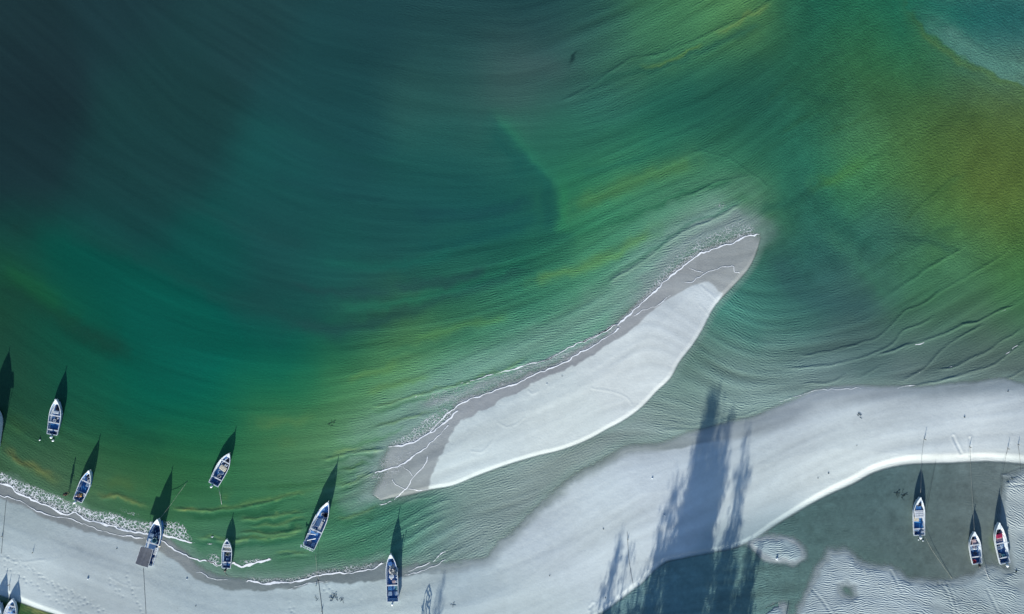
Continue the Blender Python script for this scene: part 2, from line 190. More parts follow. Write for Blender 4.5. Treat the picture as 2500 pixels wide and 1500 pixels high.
#TERRAIN
# ------------------------------------------------------------------ fields on the grid
STEP = 2.1
def axis(a, b, far):
    core = np.arange(a, b + STEP, STEP); lo, hi = [], []; s = STEP * 2; x = a
    while x > -far: x -= s; s *= 1.6; lo.append(x)
    s = STEP * 2; x = core[-1]
    while x < far: x += s; s *= 1.6; hi.append(x)
    return np.concatenate([lo[::-1], core, hi])
ax = axis(-50, 2550, 30000); ay = axis(-40, 1545, 30000)
GX, GY = np.meshgrid(ax, ay)                       # true pixel positions
X = np.clip(GX, -60, 2570).astype(np.float32); Y = np.clip(GY, -50, 1700).astype(np.float32)

# streak noise along the flow (line integral of white noise), on a coarse grid
CX, CY = np.meshgrid(np.arange(-70, 2590, 5.0), np.arange(-70, 1720, 5.0))
CX = CX.astype(np.float32); CY = CY.astype(np.float32)
an = np.array(ANG, float); a2 = np.radians(an[:, 2]) * 2
F2 = ctrl(CX, CY, np.column_stack([an[:, 0], an[:, 1], np.cos(a2), np.sin(a2)]), 75.0)
THETA = 0.5 * np.arctan2(F2[..., 1], F2[..., 0])
VX, VY = np.cos(THETA), -np.sin(THETA)
def lic(noise, n, st):
    acc = noise.copy(); wsum = 1.0
    for sgn in (1, -1):
        px, py = CX.copy(), CY.copy(); ux, uy = VX * sgn, VY * sgn; lx, ly = ux, uy
        for k in range(n):
            px = px + lx * st; py = py + ly * st
            bx = bilin(VX, px, py, -70, -70, 5.0); by = bilin(VY, px, py, -70, -70, 5.0)
            sg = np.where(bx * lx + by * ly < 0, -1, 1); lx, ly = bx * sg, by * sg
            wk = 0.5 + 0.5 * math.cos(math.pi * k / n)
            acc += bilin(noise, px, py, -70, -70, 5.0) * wk
    return (acc - acc.mean()) / acc.std()
def blur(a, n):
    for _ in range(n):
        a = (a + np.roll(a, 1, 0) + np.roll(a, -1, 0) + np.roll(a, 1, 1) + np.roll(a, -1, 1)) / 5
    return a
n1 = rng.normal(size=CX.shape).astype(np.float32)
LIC1 = lic(blur(n1, 1), 26, 5.0); LIC2 = lic(blur(rng.normal(size=CX.shape).astype(np.float32), 14), 30, 7.0)
up = lambda F: bilin(F, X, Y, -70, -70, 5.0)
lic1, lic2 = up(LIC1), up(LIC2)
ang = up(np.dstack([VX, VY])); ang = np.arctan2(-ang[..., 1], ang[..., 0])

# wobble of every outline
calm = 1 - .6 * smooth(1350, 1600, X)
WX = X + calm * (1.6 * vnoise(X, Y, 9, 1) + 3.0 * vnoise(X, Y, 34, 2))
WY = Y + calm * (1.6 * vnoise(X, Y, 9, 3) + 2.4 * vnoise(X, Y, 34, 4))
isl_n, isl_s = catmull(ISL_N), catmull(ISL_S); bch_n, bch_s = catmull(BCH_N), catmull(BCH_S)
ISL = np.vstack([isl_n, isl_s]); BCH = np.vstack([bch_n, bch_s])
RAD = 170
NX, NY = X + .5 * vnoise(X, Y, 40, 5), Y + .5 * vnoise(X, Y, 40, 6)
iN = np.minimum(dist_line(WX, WY, isl_n, RAD), RAD); iS = np.minimum(dist_line(NX, NY, isl_s, RAD), RAD)
bN = np.minimum(dist_line(WX, WY, bch_n, RAD), RAD); bS = np.minimum(dist_line(NX, NY, bch_s, RAD), RAD)
kn = smooth(0, 30, iS)[...]; kb = smooth(0, 30, bS)
iI = inside(NX + (WX - NX) * kn, NY + (WY - NY) * kn, ISL); bI = inside(NX + (WX - NX) * kb, NY + (WY - NY) * kb, BCH)
flat_sd = np.maximum(np.maximum(sdf(WX, WY, catmull(FLAT), 60), sdf(WX, WY, catmull(PATCH), 60)), sdf(WX, WY, catmull(FLATS_MID), 60))
flat_sd = np.minimum(flat_sd, -sdf(WX, WY, catmull(PUDDLE), 60))
flat_sd = flat_sd + 1.2 * vnoise(X, Y, 8, 8) + 2.2 * vnoise(X, Y, 22, 9)
# heights in metres
def northside(d): return 0.016 * S * d + 0.25 * (1 - np.exp(-d * S / 14.0)) * 0.8
def scarp(d, wd, h): return h * smooth(0, wd, d) + 0.006 * S * d
bw = np.clip(8 + 11 * smooth(1750, 2250, X) + 9 * smooth(200, 0, X), 8, 20)
hi = np.minimum(northside(iN), scarp(iS, 8.0, 0.075) + 0.02)
hb = np.minimum(northside(bN), scarp(bS, bw, 0.0135 * bw) + 0.02)
hf = 0.03 * smooth(0, 14, flat_sd)
south = smooth(1560, 1690, Y)
out_i = np.minimum(iN, iS); out_b = np.minimum(bN, bS); dl = np.minimum(out_i, out_b)
steep = np.where(np.minimum(iS, bS) < np.minimum(iN, bN), 0.12, 0.034)
steep = np.where((bN <= np.minimum(out_i, bS)) & (X > 950), .034 - .02 * smooth(950, 1000, X) * smooth(1760, 1650, X), steep)
sea = -np.minimum(2.6, steep * S * dl + 0.00016 * dl * dl)
pool = (Y > 1100) & (X > 1400) & ~bI & (bS < bN) | ((X > 1900) & (Y > 1135) & ~bI)
sea = np.where(pool, np.maximum(sea, -0.16 - 0.03 * lic2), sea)
sea = np.where(pool, np.maximum(sea, -0.006 * np.clip(-flat_sd, 0, 45) + 0.004), sea)
Z = np.where(iI, hi, np.where(bI, hb, np.where(flat_sd > 0, hf, sea)))
Z = Z - .06 * smooth(1000, 895, X) * smooth(820, 900, X) * smooth(1255, 1225, Y) * smooth(1040, 1080, Y) - .045 * smooth(1815, 1858, X) * smooth(1930, 1880, X) * smooth(720, 680, Y) * smooth(480, 530, Y)
Z = Z * (1 - south) + south * (1.0 + .25 * vnoise(X, Y, 60, 12))
land = iI | bI | (flat_sd > 0) | (south > .4)
# the swash water on the north side of the sands and streaky relief of the dry beach
Z = Z + np.where(land, 0.0035 * lic1 + 0.006 * lic2, 0.0)
# drag marks of anchors and keels over the flat, old swash edges, footprints
def groove(line, wd, depth, rim=0.5, dx=0, dy=0):
    global Z
    d = dist_line(X, Y, catmull(line, 6), wd * 5)
    m = d < wd * 5
    Z[m] += -depth * np.exp(-(d[m] / wd) ** 2) + rim * depth * np.exp(-((d[m] - 2.2 * wd) / wd) ** 2)
for ln in ([(2312,1426),(2324,1448),(2334,1480),(2342,1520)],[(2290,1424),(2310,1446),(2324,1480),(2330,1520)],[(2174,1394),(2188,1418),(2201,1445)],[(2460,1150),(2480,1142),(2520,1136)],[(2462,1185),(2520,1184)],
           [(2325,1066),(2334,1086),(2344,1106)],[(2300,1424),(2318,1452)],[(2410,1440),(2440,1500)],[(1440,1485),(1448,1475)],[(1983,1440),(2010,1470),(2030,1500)],[(2365,1010+60),(2366,1112)]):
    groove(ln, 2.6, 0.04)
for ln in ([(1152,1102),(1175,1104),(1190,1092),(1205,1072),(1214,1045)],[(1216,1032),(1238,1043),(1262,1035),(1280,1020)],[(1443,948),(1500,958),(1530,972),(1543,988)],[(15,1360),(30,1368),(60,1371),(110,1366)],
           [(272,1410),(300,1425),(325,1431),(345,1432)],[(1290,955),(1300,962),(1314,955)],[(1740,790),(1725,765),(1708,745)],[(1752,738),(1738,722),(1712,700)]):
    groove(ln, 2.4, -0.012, 0.3)
for cx, cy, rx, ry, dep in ((2449,1152,11,5,.10),(2425,1171,10,4,.07),(2402,1178,9,4,.06),(2461,1172,5,6,.07),(1845,1342,9,4,.0)):
    q = ((X - cx) / rx) ** 2 + ((Y - cy) / ry) ** 2; Z -= dep * np.exp(-q) - dep * .9 * np.exp(-((X - cx) / rx) ** 2 - ((Y - cy - ry * 1.5) / ry) ** 2)
TRAILS = [([(57,1379),(73,1386),(90,1397),(109,1413),(126,1422),(142,1429),(159,1437),(176,1445),(192,1454),(209,1463),(218,1468),(238,1482),(255,1494),(275,1510)],8.5,3),
          ([(78,1392),(100,1402),(128,1426),(160,1440),(190,1458),(222,1474),(250,1496)],8,3),([(5,1379),(14,1385),(38,1398),(70,1418),(93,1430),(107,1444),(130,1463),(145,1471),(165,1481),(182,1484),(200,1491),(215,1503)],9,2.5),
          ([(309,1386),(314,1413),(321,1434),(334,1464),(344,1483),(350,1510)],10,1.5),([(130,1440),(150,1455),(185,1473),(210,1478)],9,2),([(262,1410),(275,1425),(292,1445),(300,1460)],8,3),([(0,1360),(20,1362),(60,1382)],7,4),([(790,1424),(800,1440),(815,1452),(806,1460)],5,6),([(700,1470),(716,1488),(712,1510)],6,4),([(900,1440),(880,1462)],7,4)]
for ln, sp, off in TRAILS:
    P = catmull(ln, 1.0); acc = 0; side = 1; last = P[0]
    for p in P[1:]:
        acc += np.hypot(*(p - last)); d = p - last; last = p
        if acc < sp: continue
        acc = rnd.uniform(-1, 1); side = -side; n = np.array([-d[1], d[0]]) / (np.hypot(*d) + 1e-6)
        c = p + n * side * off + rng.normal(size=2) * .8
        j0, j1 = np.searchsorted(ay, [c[1] - 9, c[1] + 9]); i0, i1 = np.searchsorted(ax, [c[0] - 9, c[0] + 9])
        q = ((X[j0:j1, i0:i1] - c[0]) ** 2 + (Y[j0:j1, i0:i1] - c[1]) ** 2)
        Z[j0:j1, i0:i1] += -0.065 * rnd.uniform(.5, 1.1) * np.exp(-q / 3.4)
def zat(px, py):
    return float(Z[min(len(ay) - 1, int(np.searchsorted(ay, py))), min(len(ax) - 1, int(np.searchsorted(ax, px)))])

# sand colour: damp sand near the water, pale dry sand above
isl_dry = sdf(WX, WY, np.vstack([catmull(ISL_DRY), catmull([(1764,716),(1745,760),(1721,808),(1697,847),(1664,891),(1642,930),(1608,963),(1563,1007),(1511,1041),(1442,1077),(1374,1104),(1306,1121),(1239,1141),(1171,1166),(1103,1193),(1048,1200)])]), 60)
bch_dry = sdf(WX, WY, np.vstack([catmull(BCH_DRY), np.array(BCH_S) + [0, 6]]), 60)
soft = 3 + 11 * smooth(940, 1010, X) * smooth(1640, 1560, X) * (Y < 1400) + 16 * smooth(1650, 2000, X) * (Y < 1120)
dryness = np.maximum(np.maximum(smooth(-2.5, 2.5, isl_dry) , smooth(-soft, soft, bch_dry)), np.where(flat_sd > 0, smooth(0, 10, flat_sd), 0))
dryness = np.maximum(dryness, south)
cd = ctrl(X, Y, [p[:2] + tuple(alb(p[2:])) for p in DRY], 60.0)
cw = ctrl(X, Y, [p[:2] + tuple(alb(p[2:])) for p in WET], 60.0)
SC = cw + (cd - cw) * dryness[..., None]
SC = SC * (1 + (0.022 + .016 * smooth(1400, 1700, X)) * lic1 + 0.042 * lic2 + 0.02 * vnoise(X, Y, 3, 31) + 0.02 * vnoise(X, Y, 14, 32))[..., None]
SC = SC * (1 - 0.35 * smooth(.6, 2.2, -Z))[..., None]
ROV = [(1500,690,8),(1560,620,12),(1420,760,4),(1300,820,6),(1200,860,6),(1100,900,8),(1650,540,20),(1700,470,15),(1250,780,4),(1600,690,22),(1180,1200,10),(1100,1240,22),(1000,1020,8),(1780,760,-38),(1740,840,-35),(1830,820,-25),(1690,930,-22),(1820,690,-30)]
keepa = [p for p in ANG if min(math.hypot(p[0] - q[0], p[1] - q[1]) for q in ROV) > 95] + ROV
ra = np.array(keepa, float); r2 = np.radians(ra[:, 2]) * 2
RF = ctrl(CX, CY, np.column_stack([ra[:, 0], ra[:, 1], np.cos(r2), np.sin(r2)]), 55.0); RT = .5 * np.arctan2(RF[..., 1], RF[..., 0])
rang = up(np.dstack([np.cos(RT), np.sin(RT)])); rang = np.arctan2(rang[..., 1], rang[..., 0])
rip_s = np.where(flat_sd > 0, smooth(-2, 14, flat_sd) * np.clip(.8 + .5 * vnoise(X, Y, 26, 41), .15, 1.3), 0.0) * np.where(land, 1, 0)
rip_s = np.where(pool & (flat_sd <= 0), .2, rip_s)
rip_pool = np.where(pool & (X > 1950), .35, 1.0)

# water colour
WCc = ctrl(CX, CY, [p[:2] + tuple(np.sqrt(alb(p[2:]))) for p in WATER], 66.0)
def along(F, n, st):
    acc = F.copy(); ws = 1.0
    for sgn in (1, -1):
        px, py = CX.copy(), CY.copy(); lx, ly = VX * sgn, VY * sgn
        for k in range(n):
            px = px + lx * st; py = py + ly * st
            bx = bilin(VX, px, py, -70, -70, 5.0); by = bilin(VY, px, py, -70, -70, 5.0)
            sg = np.where(bx * lx + by * ly < 0, -1, 1); lx, ly = bx * sg, by * sg
            wk = 0.5 + 0.5 * math.cos(math.pi * k / n); acc += bilin(F, px, py, -70, -70, 5.0) * wk; ws += wk
    return acc / ws
WCc = along(WCc, 8, 7.0)
WC = bilin(WCc, X + 5 * vnoise(X, Y, 40, 21), Y + 5 * vnoise(X, Y, 40, 22), -70, -70, 5.0) ** 2
BX = X + 4 * vnoise(X, Y, 26, 51) + 1.5 * vnoise(X, Y, 9, 53); BY = Y + 4 * vnoise(X, Y, 26, 52) + 1.5 * vnoise(X, Y, 9, 54)
CREST_SHADING = [([(x, y + 9) for x, y in ln], 5.5, (38, 94, 66), .5) for ln, hw, h_ in CRESTS[:10]] + [([(x, y - 3) for x, y in ln], 4.0, (112, 152, 96), .42) for ln, hw, h_ in CRESTS[:12]]  # shaded and sunlit sides of the crests, painted into the water colour
CREST_SHADING += [([(x, y - 7) for x, y in CRESTS[12][0]], 5, (58, 112, 98), .6), ([(x, y + 10) for x, y in CRESTS[12][0]], 9, (126, 162, 152), .45)]
for ln, hw, c, a in BANDS + CREST_SHADING:
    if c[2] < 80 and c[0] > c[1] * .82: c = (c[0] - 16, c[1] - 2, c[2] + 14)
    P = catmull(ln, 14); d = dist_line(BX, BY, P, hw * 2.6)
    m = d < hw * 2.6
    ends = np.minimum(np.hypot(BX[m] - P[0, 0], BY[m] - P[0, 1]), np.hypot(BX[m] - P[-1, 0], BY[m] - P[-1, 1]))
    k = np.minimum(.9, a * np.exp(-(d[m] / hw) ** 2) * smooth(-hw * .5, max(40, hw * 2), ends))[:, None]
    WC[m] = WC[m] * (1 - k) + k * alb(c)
CORN = catmull([(2190,-40),(2215,20),(2262,72),(2330,128),(2400,166),(2460,196),(2620,250),(2620,-40)])
cs = sdf(BX, BY, CORN, 120); k3 = (smooth(-2, 5, cs) * np.exp(-np.clip(cs, 0, 200) / 30.0) * .75 * smooth(2200, 2330, X))[..., None]; WC = WC * (1 - k3) + k3 * alb((86, 134, 126))
k4 = (smooth(6, -4, cs) * np.exp(-np.clip(-cs, 0, 200) / 40.0) * .55 * smooth(2180, 2260, X))[..., None]; WC = WC * (1 - k4) + k4 * alb((70, 106, 58))
SHELF = catmull([(1196,262),(1232,318),(1288,392),(1338,440),(1357,480),(1361,530),(1353,562),(1385,574),(1440,562),(1520,530),(1640,470),(1700,380),(1640,250),(1450,215),(1280,225)])
sh = sdf(BX, BY, SHELF, 120)
hot = smooth(1700, 1400, X) * smooth(250, 330, Y)
k1 = (smooth(-10, 14, sh) * np.exp(-np.clip(sh, 0, 200) / 48.0) * .5 * hot)[..., None]; WC = WC * (1 - k1) + k1 * alb((48, 122, 92))
k2 = (smooth(14, -10, sh) * np.exp(-np.clip(-sh, 0, 200) / 45.0) * .5 * hot * smooth(1420, 1380, X))[..., None]; WC = WC * (1 - k2) + k2 * alb((25, 82, 79))
WC = WC * (1 + np.where(pool, .06 * vnoise(X, Y, 22, 65) + .05 * vnoise(X, Y, 8, 66) + .04 * vnoise(X, Y, 4, 67), 0))[..., None]
sk = (.5 * smooth(.30, .02, -Z) * np.where(pool | (Y > 1470), 0, 1))[..., None]; WC = WC * (1 - sk) + sk * alb((124, 151, 148))   # milky shallows: stirred-up sand in the water
amt = ctrl(X, Y, [(p[0], p[1], p[2]) for p in RIP], 70.0)[..., 0]
wl = ctrl(X, Y, [(p[0], p[1], p[3]) for p in RIP], 70.0)[..., 0]
amt = amt * rip_pool * (1 - .45 * smooth(900, 700, X)); deepish = smooth(0.1, 0.6, amt)
comb = 1 - .6 * smooth(1800, 1950, X) * smooth(760, 640, Y)
lic1 = lic1 * comb; lic2 = lic2 * comb
WC = WC * (1 + (1 - comb) * (.07 * vnoise(X, Y, 11, 63) + .08 * vnoise(X, Y, 34, 64)))[..., None]
WC = WC * np.clip(1 + (0.02 + .05 * deepish) * lic1 + 0.035 * lic2 + 0.03 * vnoise(X, Y, 2.4, 61), .4, 1.8)[..., None]
WC = np.clip(WC, 0.002, .9)
# water surface: gentle crests and folds
WZ = np.zeros_like(X); CXW = X + 1.6 * vnoise(X, Y, 26, 71) + .4 * vnoise(X, Y, 7, 73); CYW = Y + 1.6 * vnoise(X, Y, 26, 72) + .4 * vnoise(X, Y, 7, 74)
for ln, hw, hcm in CRESTS:
    hcm = hcm * (2.1 if ln[0][0] > 1850 and ln[0][1] > 600 else 1.6)
    P = catmull(ln, 12); d = dist_line(CXW, CYW, P, hw * 3.5); m = d < hw * 3.5
    ends = np.minimum(np.hypot(X[m] - P[0, 0], Y[m] - P[0, 1]), np.hypot(X[m] - P[-1, 0], Y[m] - P[-1, 1]))
    WZ[m] += 0.01 * hcm * np.exp(-(d[m] / hw) ** 2) * smooth(0, 30, ends) * np.clip(.95 + .25 * vnoise(X[m], Y[m], 40, 75), .4, 1.4)
WZ += (0.004 + .006 * deepish) * lic1 * smooth(.05, .5, -Z)
WZ *= smooth(-0.01, 0.05, -Z + .02)
depth = -Z
alpha = 0.97 * smooth(-0.005, 0.075, depth)
alpha = np.where(pool, 0.88 * smooth(-0.005, 0.12, depth), alpha)

# ------------------------------------------------------------------ meshes and materials
def nodes(name):
    m = bpy.data.materials.new(name); m.use_nodes = True; t = m.node_tree
    return m, t, t.nodes['Principled BSDF']
def attr(t, n):
    a = t.nodes.new('ShaderNodeAttribute'); a.attribute_name = n; return a
def math_(t, op, a, b=None, c=None):
    n = t.nodes.new('ShaderNodeMath'); n.operation = op
    for i, v in enumerate((a, b, c)):
        if v is None: continue
        if hasattr(v, 'links'): t.links.new(v, n.inputs[i])
        else: n.inputs[i].default_value = v
    return n.outputs[0]
def gabor(t, vec, ori, freq, aniso):
    g = t.nodes.new('ShaderNodeTexGabor'); g.gabor_type = '2D'
    t.links.new(vec, g.inputs['Vector'])
    g.inputs['Scale'].default_value = freq; g.inputs['Frequency'].default_value = 2.0; g.inputs['Anisotropy'].default_value = aniso
    s = [i for i in g.inputs if i.name == 'Orientation' and i.type == 'VALUE'][0]
    t.links.new(ori, s)
    return g.outputs['Value']
def sheet(name, z, colour, scal, keep, mat):
    """grid mesh in metres with point attributes"""
    ny, nx = z.shape
    if keep is None: keep = np.ones((ny - 1, nx - 1), bool)
    idx = np.arange(ny * nx).reshape(ny, nx)
    q = np.stack([idx[1:, :-1], idx[1:, 1:], idx[:-1, 1:], idx[:-1, :-1]], -1)[keep]
    used = np.zeros(ny * nx, bool); used[q.ravel()] = True
    remap = np.cumsum(used) - 1; q = remap[q]
    co = np.stack([(GX - 1250) * S, (750 - GY) * S, z], -1).reshape(-1, 3)[used]
    me = bpy.data.meshes.new(name)
    me.vertices.add(len(co)); me.vertices.foreach_set('co', co.astype(np.float32).ravel())
    me.loops.add(q.size); me.loops.foreach_set('vertex_index', q.ravel().astype(np.int32))
    me.polygons.add(len(q)); me.polygons.foreach_set('loop_start', (np.arange(len(q)) * 4).astype(np.int32))
    me.polygons.foreach_set('use_smooth', np.ones(len(q), bool))
    me.update(calc_edges=True)
    a = me.attributes.new('col', 'FLOAT_COLOR', 'POINT'); rgba = np.ones((len(co), 4), np.float32); rgba[:, :3] = colour.reshape(-1, 3)[used]; a.data.foreach_set('color', rgba.ravel())
    for n, v in scal.items():
        a = me.attributes.new(n, 'FLOAT', 'POINT'); a.data.foreach_set('value', v.reshape(-1)[used].astype(np.float32))
    me.materials.append(mat)
    o = bpy.data.objects.new(name, me); COL.objects.link(o); o['kind'] = 'structure'
    return o

def ground_material():
    m, t, b = nodes('sand_ground')
    t.links.new(attr(t, 'col').outputs['Color'], b.inputs['Base Color'])
    b.inputs['Roughness'].default_value = .95; b.inputs['Specular IOR Level'].default_value = .05
    geo = t.nodes.new('ShaderNodeNewGeometry')
    ori = math_(t, 'ADD', attr(t, 'ang').outputs['Fac'], math.pi / 2)
    nz = t.nodes.new('ShaderNodeTexNoise'); nz.inputs['Scale'].default_value = .9; nz.inputs['Detail'].default_value = 2
    t.links.new(geo.outputs['Position'], nz.inputs['Vector'])
    ori2 = math_(t, 'ADD', ori, math_(t, 'MULTIPLY', math_(t, 'SUBTRACT', nz.outputs['Fac'], .5), 1.7))
    g = gabor(t, geo.outputs['Position'], ori2, 1.3, .88)
    hgt = math_(t, 'MULTIPLY', math_(t, 'MULTIPLY', g, attr(t, 'rip').outputs['Fac']), .13)
    fine = t.nodes.new('ShaderNodeTexNoise'); fine.inputs['Scale'].default_value = 3.2; fine.inputs['Detail'].default_value = 5; fine.inputs['Roughness'].default_value = .7
    t.links.new(geo.outputs['Position'], fine.inputs['Vector'])
    hh = math_(t, 'ADD', hgt, math_(t, 'MULTIPLY', fine.outputs['Fac'], .022))
    bp = t.nodes.new('ShaderNodeBump'); bp.inputs['Strength'].default_value = 1.0; bp.inputs['Distance'].default_value = 1.0
    t.links.new(hh, bp.inputs['Height']); t.links.new(bp.outputs['Normal'], b.inputs['Normal'])
    return m
def water_material():
    m, t, b = nodes('sea_water')
    t.links.new(attr(t, 'col').outputs['Color'], b.inputs['Base Color'])
    t.links.new(attr(t, 'alp').outputs['Fac'], b.inputs['Alpha'])
    b.inputs['Roughness'].default_value = .3; b.inputs['Specular IOR Level'].default_value = .2; b.inputs['IOR'].default_value = 1.33
    geo = t.nodes.new('ShaderNodeNewGeometry')
    ori = math_(t, 'ADD', attr(t, 'ang').outputs['Fac'], math.pi / 2)
    nz = t.nodes.new('ShaderNodeTexNoise'); nz.inputs['Scale'].default_value = .35; nz.inputs['Detail'].default_value = 3
    t.links.new(geo.outputs['Position'], nz.inputs['Vector'])
    ori2 = math_(t, 'ADD', ori, math_(t, 'MULTIPLY', math_(t, 'SUBTRACT', nz.outputs['Fac'], .5), .9))
    amp = attr(t, 'rip').outputs['Fac']
    g = gabor(t, geo.outputs['Position'], ori2, 1.15, .9)
    pat = t.nodes.new('ShaderNodeTexNoise'); pat.inputs['Scale'].default_value = .22; pat.inputs['Detail'].default_value = 3
    t.links.new(geo.outputs['Position'], pat.inputs['Vector'])
    pm = math_(t, 'MULTIPLY', math_(t, 'SUBTRACT', pat.outputs['Fac'], .28), 2.2); pm.node.use_clamp = True
    h1 = math_(t, 'MULTIPLY', math_(t, 'MULTIPLY', math_(t, 'MULTIPLY', g, amp), pm), .09)
    fine = t.nodes.new('ShaderNodeTexNoise'); fine.inputs['Scale'].default_value = 3.0; fine.inputs['Detail'].default_value = 4; fine.inputs['Roughness'].default_value = .65
    t.links.new(geo.outputs['Position'], fine.inputs['Vector'])
    h2 = math_(t, 'MULTIPLY', math_(t, 'MULTIPLY', fine.outputs['Fac'], attr(t, 'iso').outputs['Fac']), .05)
    bp = t.nodes.new('ShaderNodeBump'); bp.inputs['Strength'].default_value = 1.0; bp.inputs['Distance'].default_value = 1.0
    t.links.new(math_(t, 'ADD', h1, h2), bp.inputs['Height']); t.links.new(bp.outputs['Normal'], b.inputs['Normal'])
    return m
sheet('sand', Z.astype(np.float32), SC, {'ang': rang, 'rip': rip_s}, None, ground_material())
wet = (Z < 0.012)
kq = wet[:-1, :-1] | wet[1:, :-1] | wet[:-1, 1:] | wet[1:, 1:]
sheet('water', WZ.astype(np.float32), WC, {'ang': rang, 'rip': amt * (1 - .55 * smooth(1850, 2000, X) * smooth(720, 600, Y)), 'iso': .35 + amt + 2.6 * smooth(1850, 2050, X) * smooth(720, 600, Y) * amt, 'alp': np.clip(alpha, 0, 1)}, kq, water_material())
#OBJECTS
# ------------------------------------------------------------------ builders for things
class MB:
    """collects shapes and links them as one mesh object"""
    def __init__(s): s.v = []; s.f = []; s.m = []
    def add(s, vs, fs, mi=0):
        o = len(s.v); s.v += [tuple(p) for p in vs]; s.f += [tuple(i + o for i in f) for f in fs]; s.m += [mi] * len(fs); return s
    def box(s, c, size, rz=0.0, ch=0.02, mi=0, tilt=0.0):
        """chamfered box"""
        sx, sy, sz = (d / 2 for d in size); ch = min(ch, sx * .6, sy * .6, sz * .6)
        M = Matrix.Translation(c) @ Matrix.Rotation(rz, 4, 'Z') @ Matrix.Rotation(tilt, 4, 'X')
        ring = lambda x, y, z: [(-x + ch, -y, z), (x - ch, -y, z), (x, -y + ch, z), (x, y - ch, z), (x - ch, y, z), (-x + ch, y, z), (-x, y - ch, z), (-x, -y + ch, z)]
        rings = [ring(sx - ch, sy - ch, -sz), ring(sx, sy, -sz + ch), ring(sx, sy, sz - ch), ring(sx - ch, sy - ch, sz)]
        vs = [M @ Vector(p) for r in rings for p in r]; fs = []
        for k in range(3):
            for i in range(8): fs.append((k * 8 + i, k * 8 + (i + 1) % 8, k * 8 + 8 + (i + 1) % 8, k * 8 + 8 + i))
        fs += [tuple(range(7, -1, -1)), tuple(range(24, 32))]
        return s.add(vs, fs, mi)
    def tube(s, pts, r, n=6, mi=0, cap=True):
        pts = [Vector(p) for p in pts]; rs = r if isinstance(r, (list, tuple)) else [r] * len(pts); vs = []; fs = []
        for i, p in enumerate(pts):
            d = (pts[min(i + 1, len(pts) - 1)] - pts[max(i - 1, 0)]); d = d.normalized() if d.length > 1e-6 else Vector((0, 0, 1))
            a = d.orthogonal().normalized() if abs(d.z) > .95 else d.cross(Vector((0, 0, 1))).normalized(); b = d.cross(a)
            for k in range(n): t = 2 * math.pi * k / n; vs.append(p + (a * math.cos(t) + b * math.sin(t)) * rs[i])
        for i in range(len(pts) - 1):
            for k in range(n): fs.append((i * n + k, i * n + (k + 1) % n, i * n + n + (k + 1) % n, i * n + n + k))
        if cap: fs += [tuple(range(n)), tuple(range(len(vs) - 1, len(vs) - 1 - n, -1))]
        return s.add(vs, fs, mi)
    def lathe(s, c, prof, n=16, sx=1.0, sy=1.0, rz=0.0, mi=0):
        c = Vector(c); vs = []; fs = []
        for r, z in prof:
            for k in range(n):
                t = 2 * math.pi * k / n; x, y = r * sx * math.cos(t), r * sy * math.sin(t)
                vs.append(c + Vector((x * math.cos(rz) - y * math.sin(rz), x * math.sin(rz) + y * math.cos(rz), z)))
        for i in range(len(prof) - 1):
            for k in range(n): fs.append((i * n + k, i * n + (k + 1) % n, i * n + n + (k + 1) % n, i * n + n + k))
        if prof[0][0] > .001: fs.append(tuple(range(n - 1, -1, -1)))
        if prof[-1][0] > .001: fs.append(tuple(range(len(vs) - n, len(vs))))
        return s.add(vs, fs, mi)
    def build(s, name, mats, parent=None, smooth_=False):
        me = bpy.data.meshes.new(name); me.from_pydata(s.v, [], s.f)
        for m in (mats if isinstance(mats, (list, tuple)) else [mats]): me.materials.append(m)
        me.polygons.foreach_set('material_index', s.m)
        if smooth_: me.polygons.foreach_set('use_smooth', [True] * len(s.f))
        bm = bmesh.new(); bm.from_mesh(me); bmesh.ops.recalc_face_normals(bm, faces=bm.faces); bm.to_mesh(me); bm.free()
        o = bpy.data.objects.new(name, me); COL.objects.link(o)
        if parent: o.parent = parent
        return o
def tag(o, label, cat, group=None, kind=None):
    o['label'] = label; o['category'] = cat
    if group: o['group'] = group
    if kind: o['kind'] = kind
    return o
def empty(name, loc, rz=0.0):
    o = bpy.data.objects.new(name, None); o.empty_display_size = .3; COL.objects.link(o)
    o.location = loc; o.rotation_euler = (0, 0, rz); return o
_mats = {}
def paint(name, rgb, rough=.55, dirt=.22, scale=2.5, spec=.3):
    """paint or plastic of one colour with grime and scuffs; rgb is linear albedo"""
    if name in _mats: return _mats[name]
    m, t, b = nodes(name); geo = t.nodes.new('ShaderNodeTexCoord')
    n = t.nodes.new('ShaderNodeTexNoise'); n.inputs['Scale'].default_value = scale; n.inputs['Detail'].default_value = 5; n.inputs['Roughness'].default_value = .7
    t.links.new(geo.outputs['Object'], n.inputs['Vector'])
    r = t.nodes.new('ShaderNodeValToRGB'); r.color_ramp.elements[0].position = .3; r.color_ramp.elements[1].position = .62
    r.color_ramp.elements[0].color = tuple(c * (1 - dirt * 2) for c in rgb) + (1,); r.color_ramp.elements[1].color = tuple(rgb) + (1,)
    t.links.new(n.outputs['Fac'], r.inputs['Fac']); t.links.new(r.outputs['Color'], b.inputs['Base Color'])
    b.inputs['Roughness'].default_value = rough; b.inputs['Specular IOR Level'].default_value = spec
    _mats[name] = m; return m
WHITE = paint('white_paint', (.58, .66, .72)); OFFW = paint('aged_white', (.55, .6, .64)); BLUE = paint('blue_deck_paint', (.06, .21, .5)); DEEP = paint('deep_blue', (.035, .11, .27)); NAVY = paint('navy_net', (.012, .022, .045), .9, .3, 8)
TARP = paint('blue_tarpaulin', (.03, .17, .42), .45); PALE = paint('pale_blue_plastic', (.26, .38, .52)); GREY = paint('grey_board', (.2, .24, .3)); ROOF = paint('grey_canvas', (.085, .1, .125), .8, .2, 1.5); CREAM = paint('cream_plastic', (.68, .64, .5)); PINK = paint('pinkish_board', (.55, .42, .42))
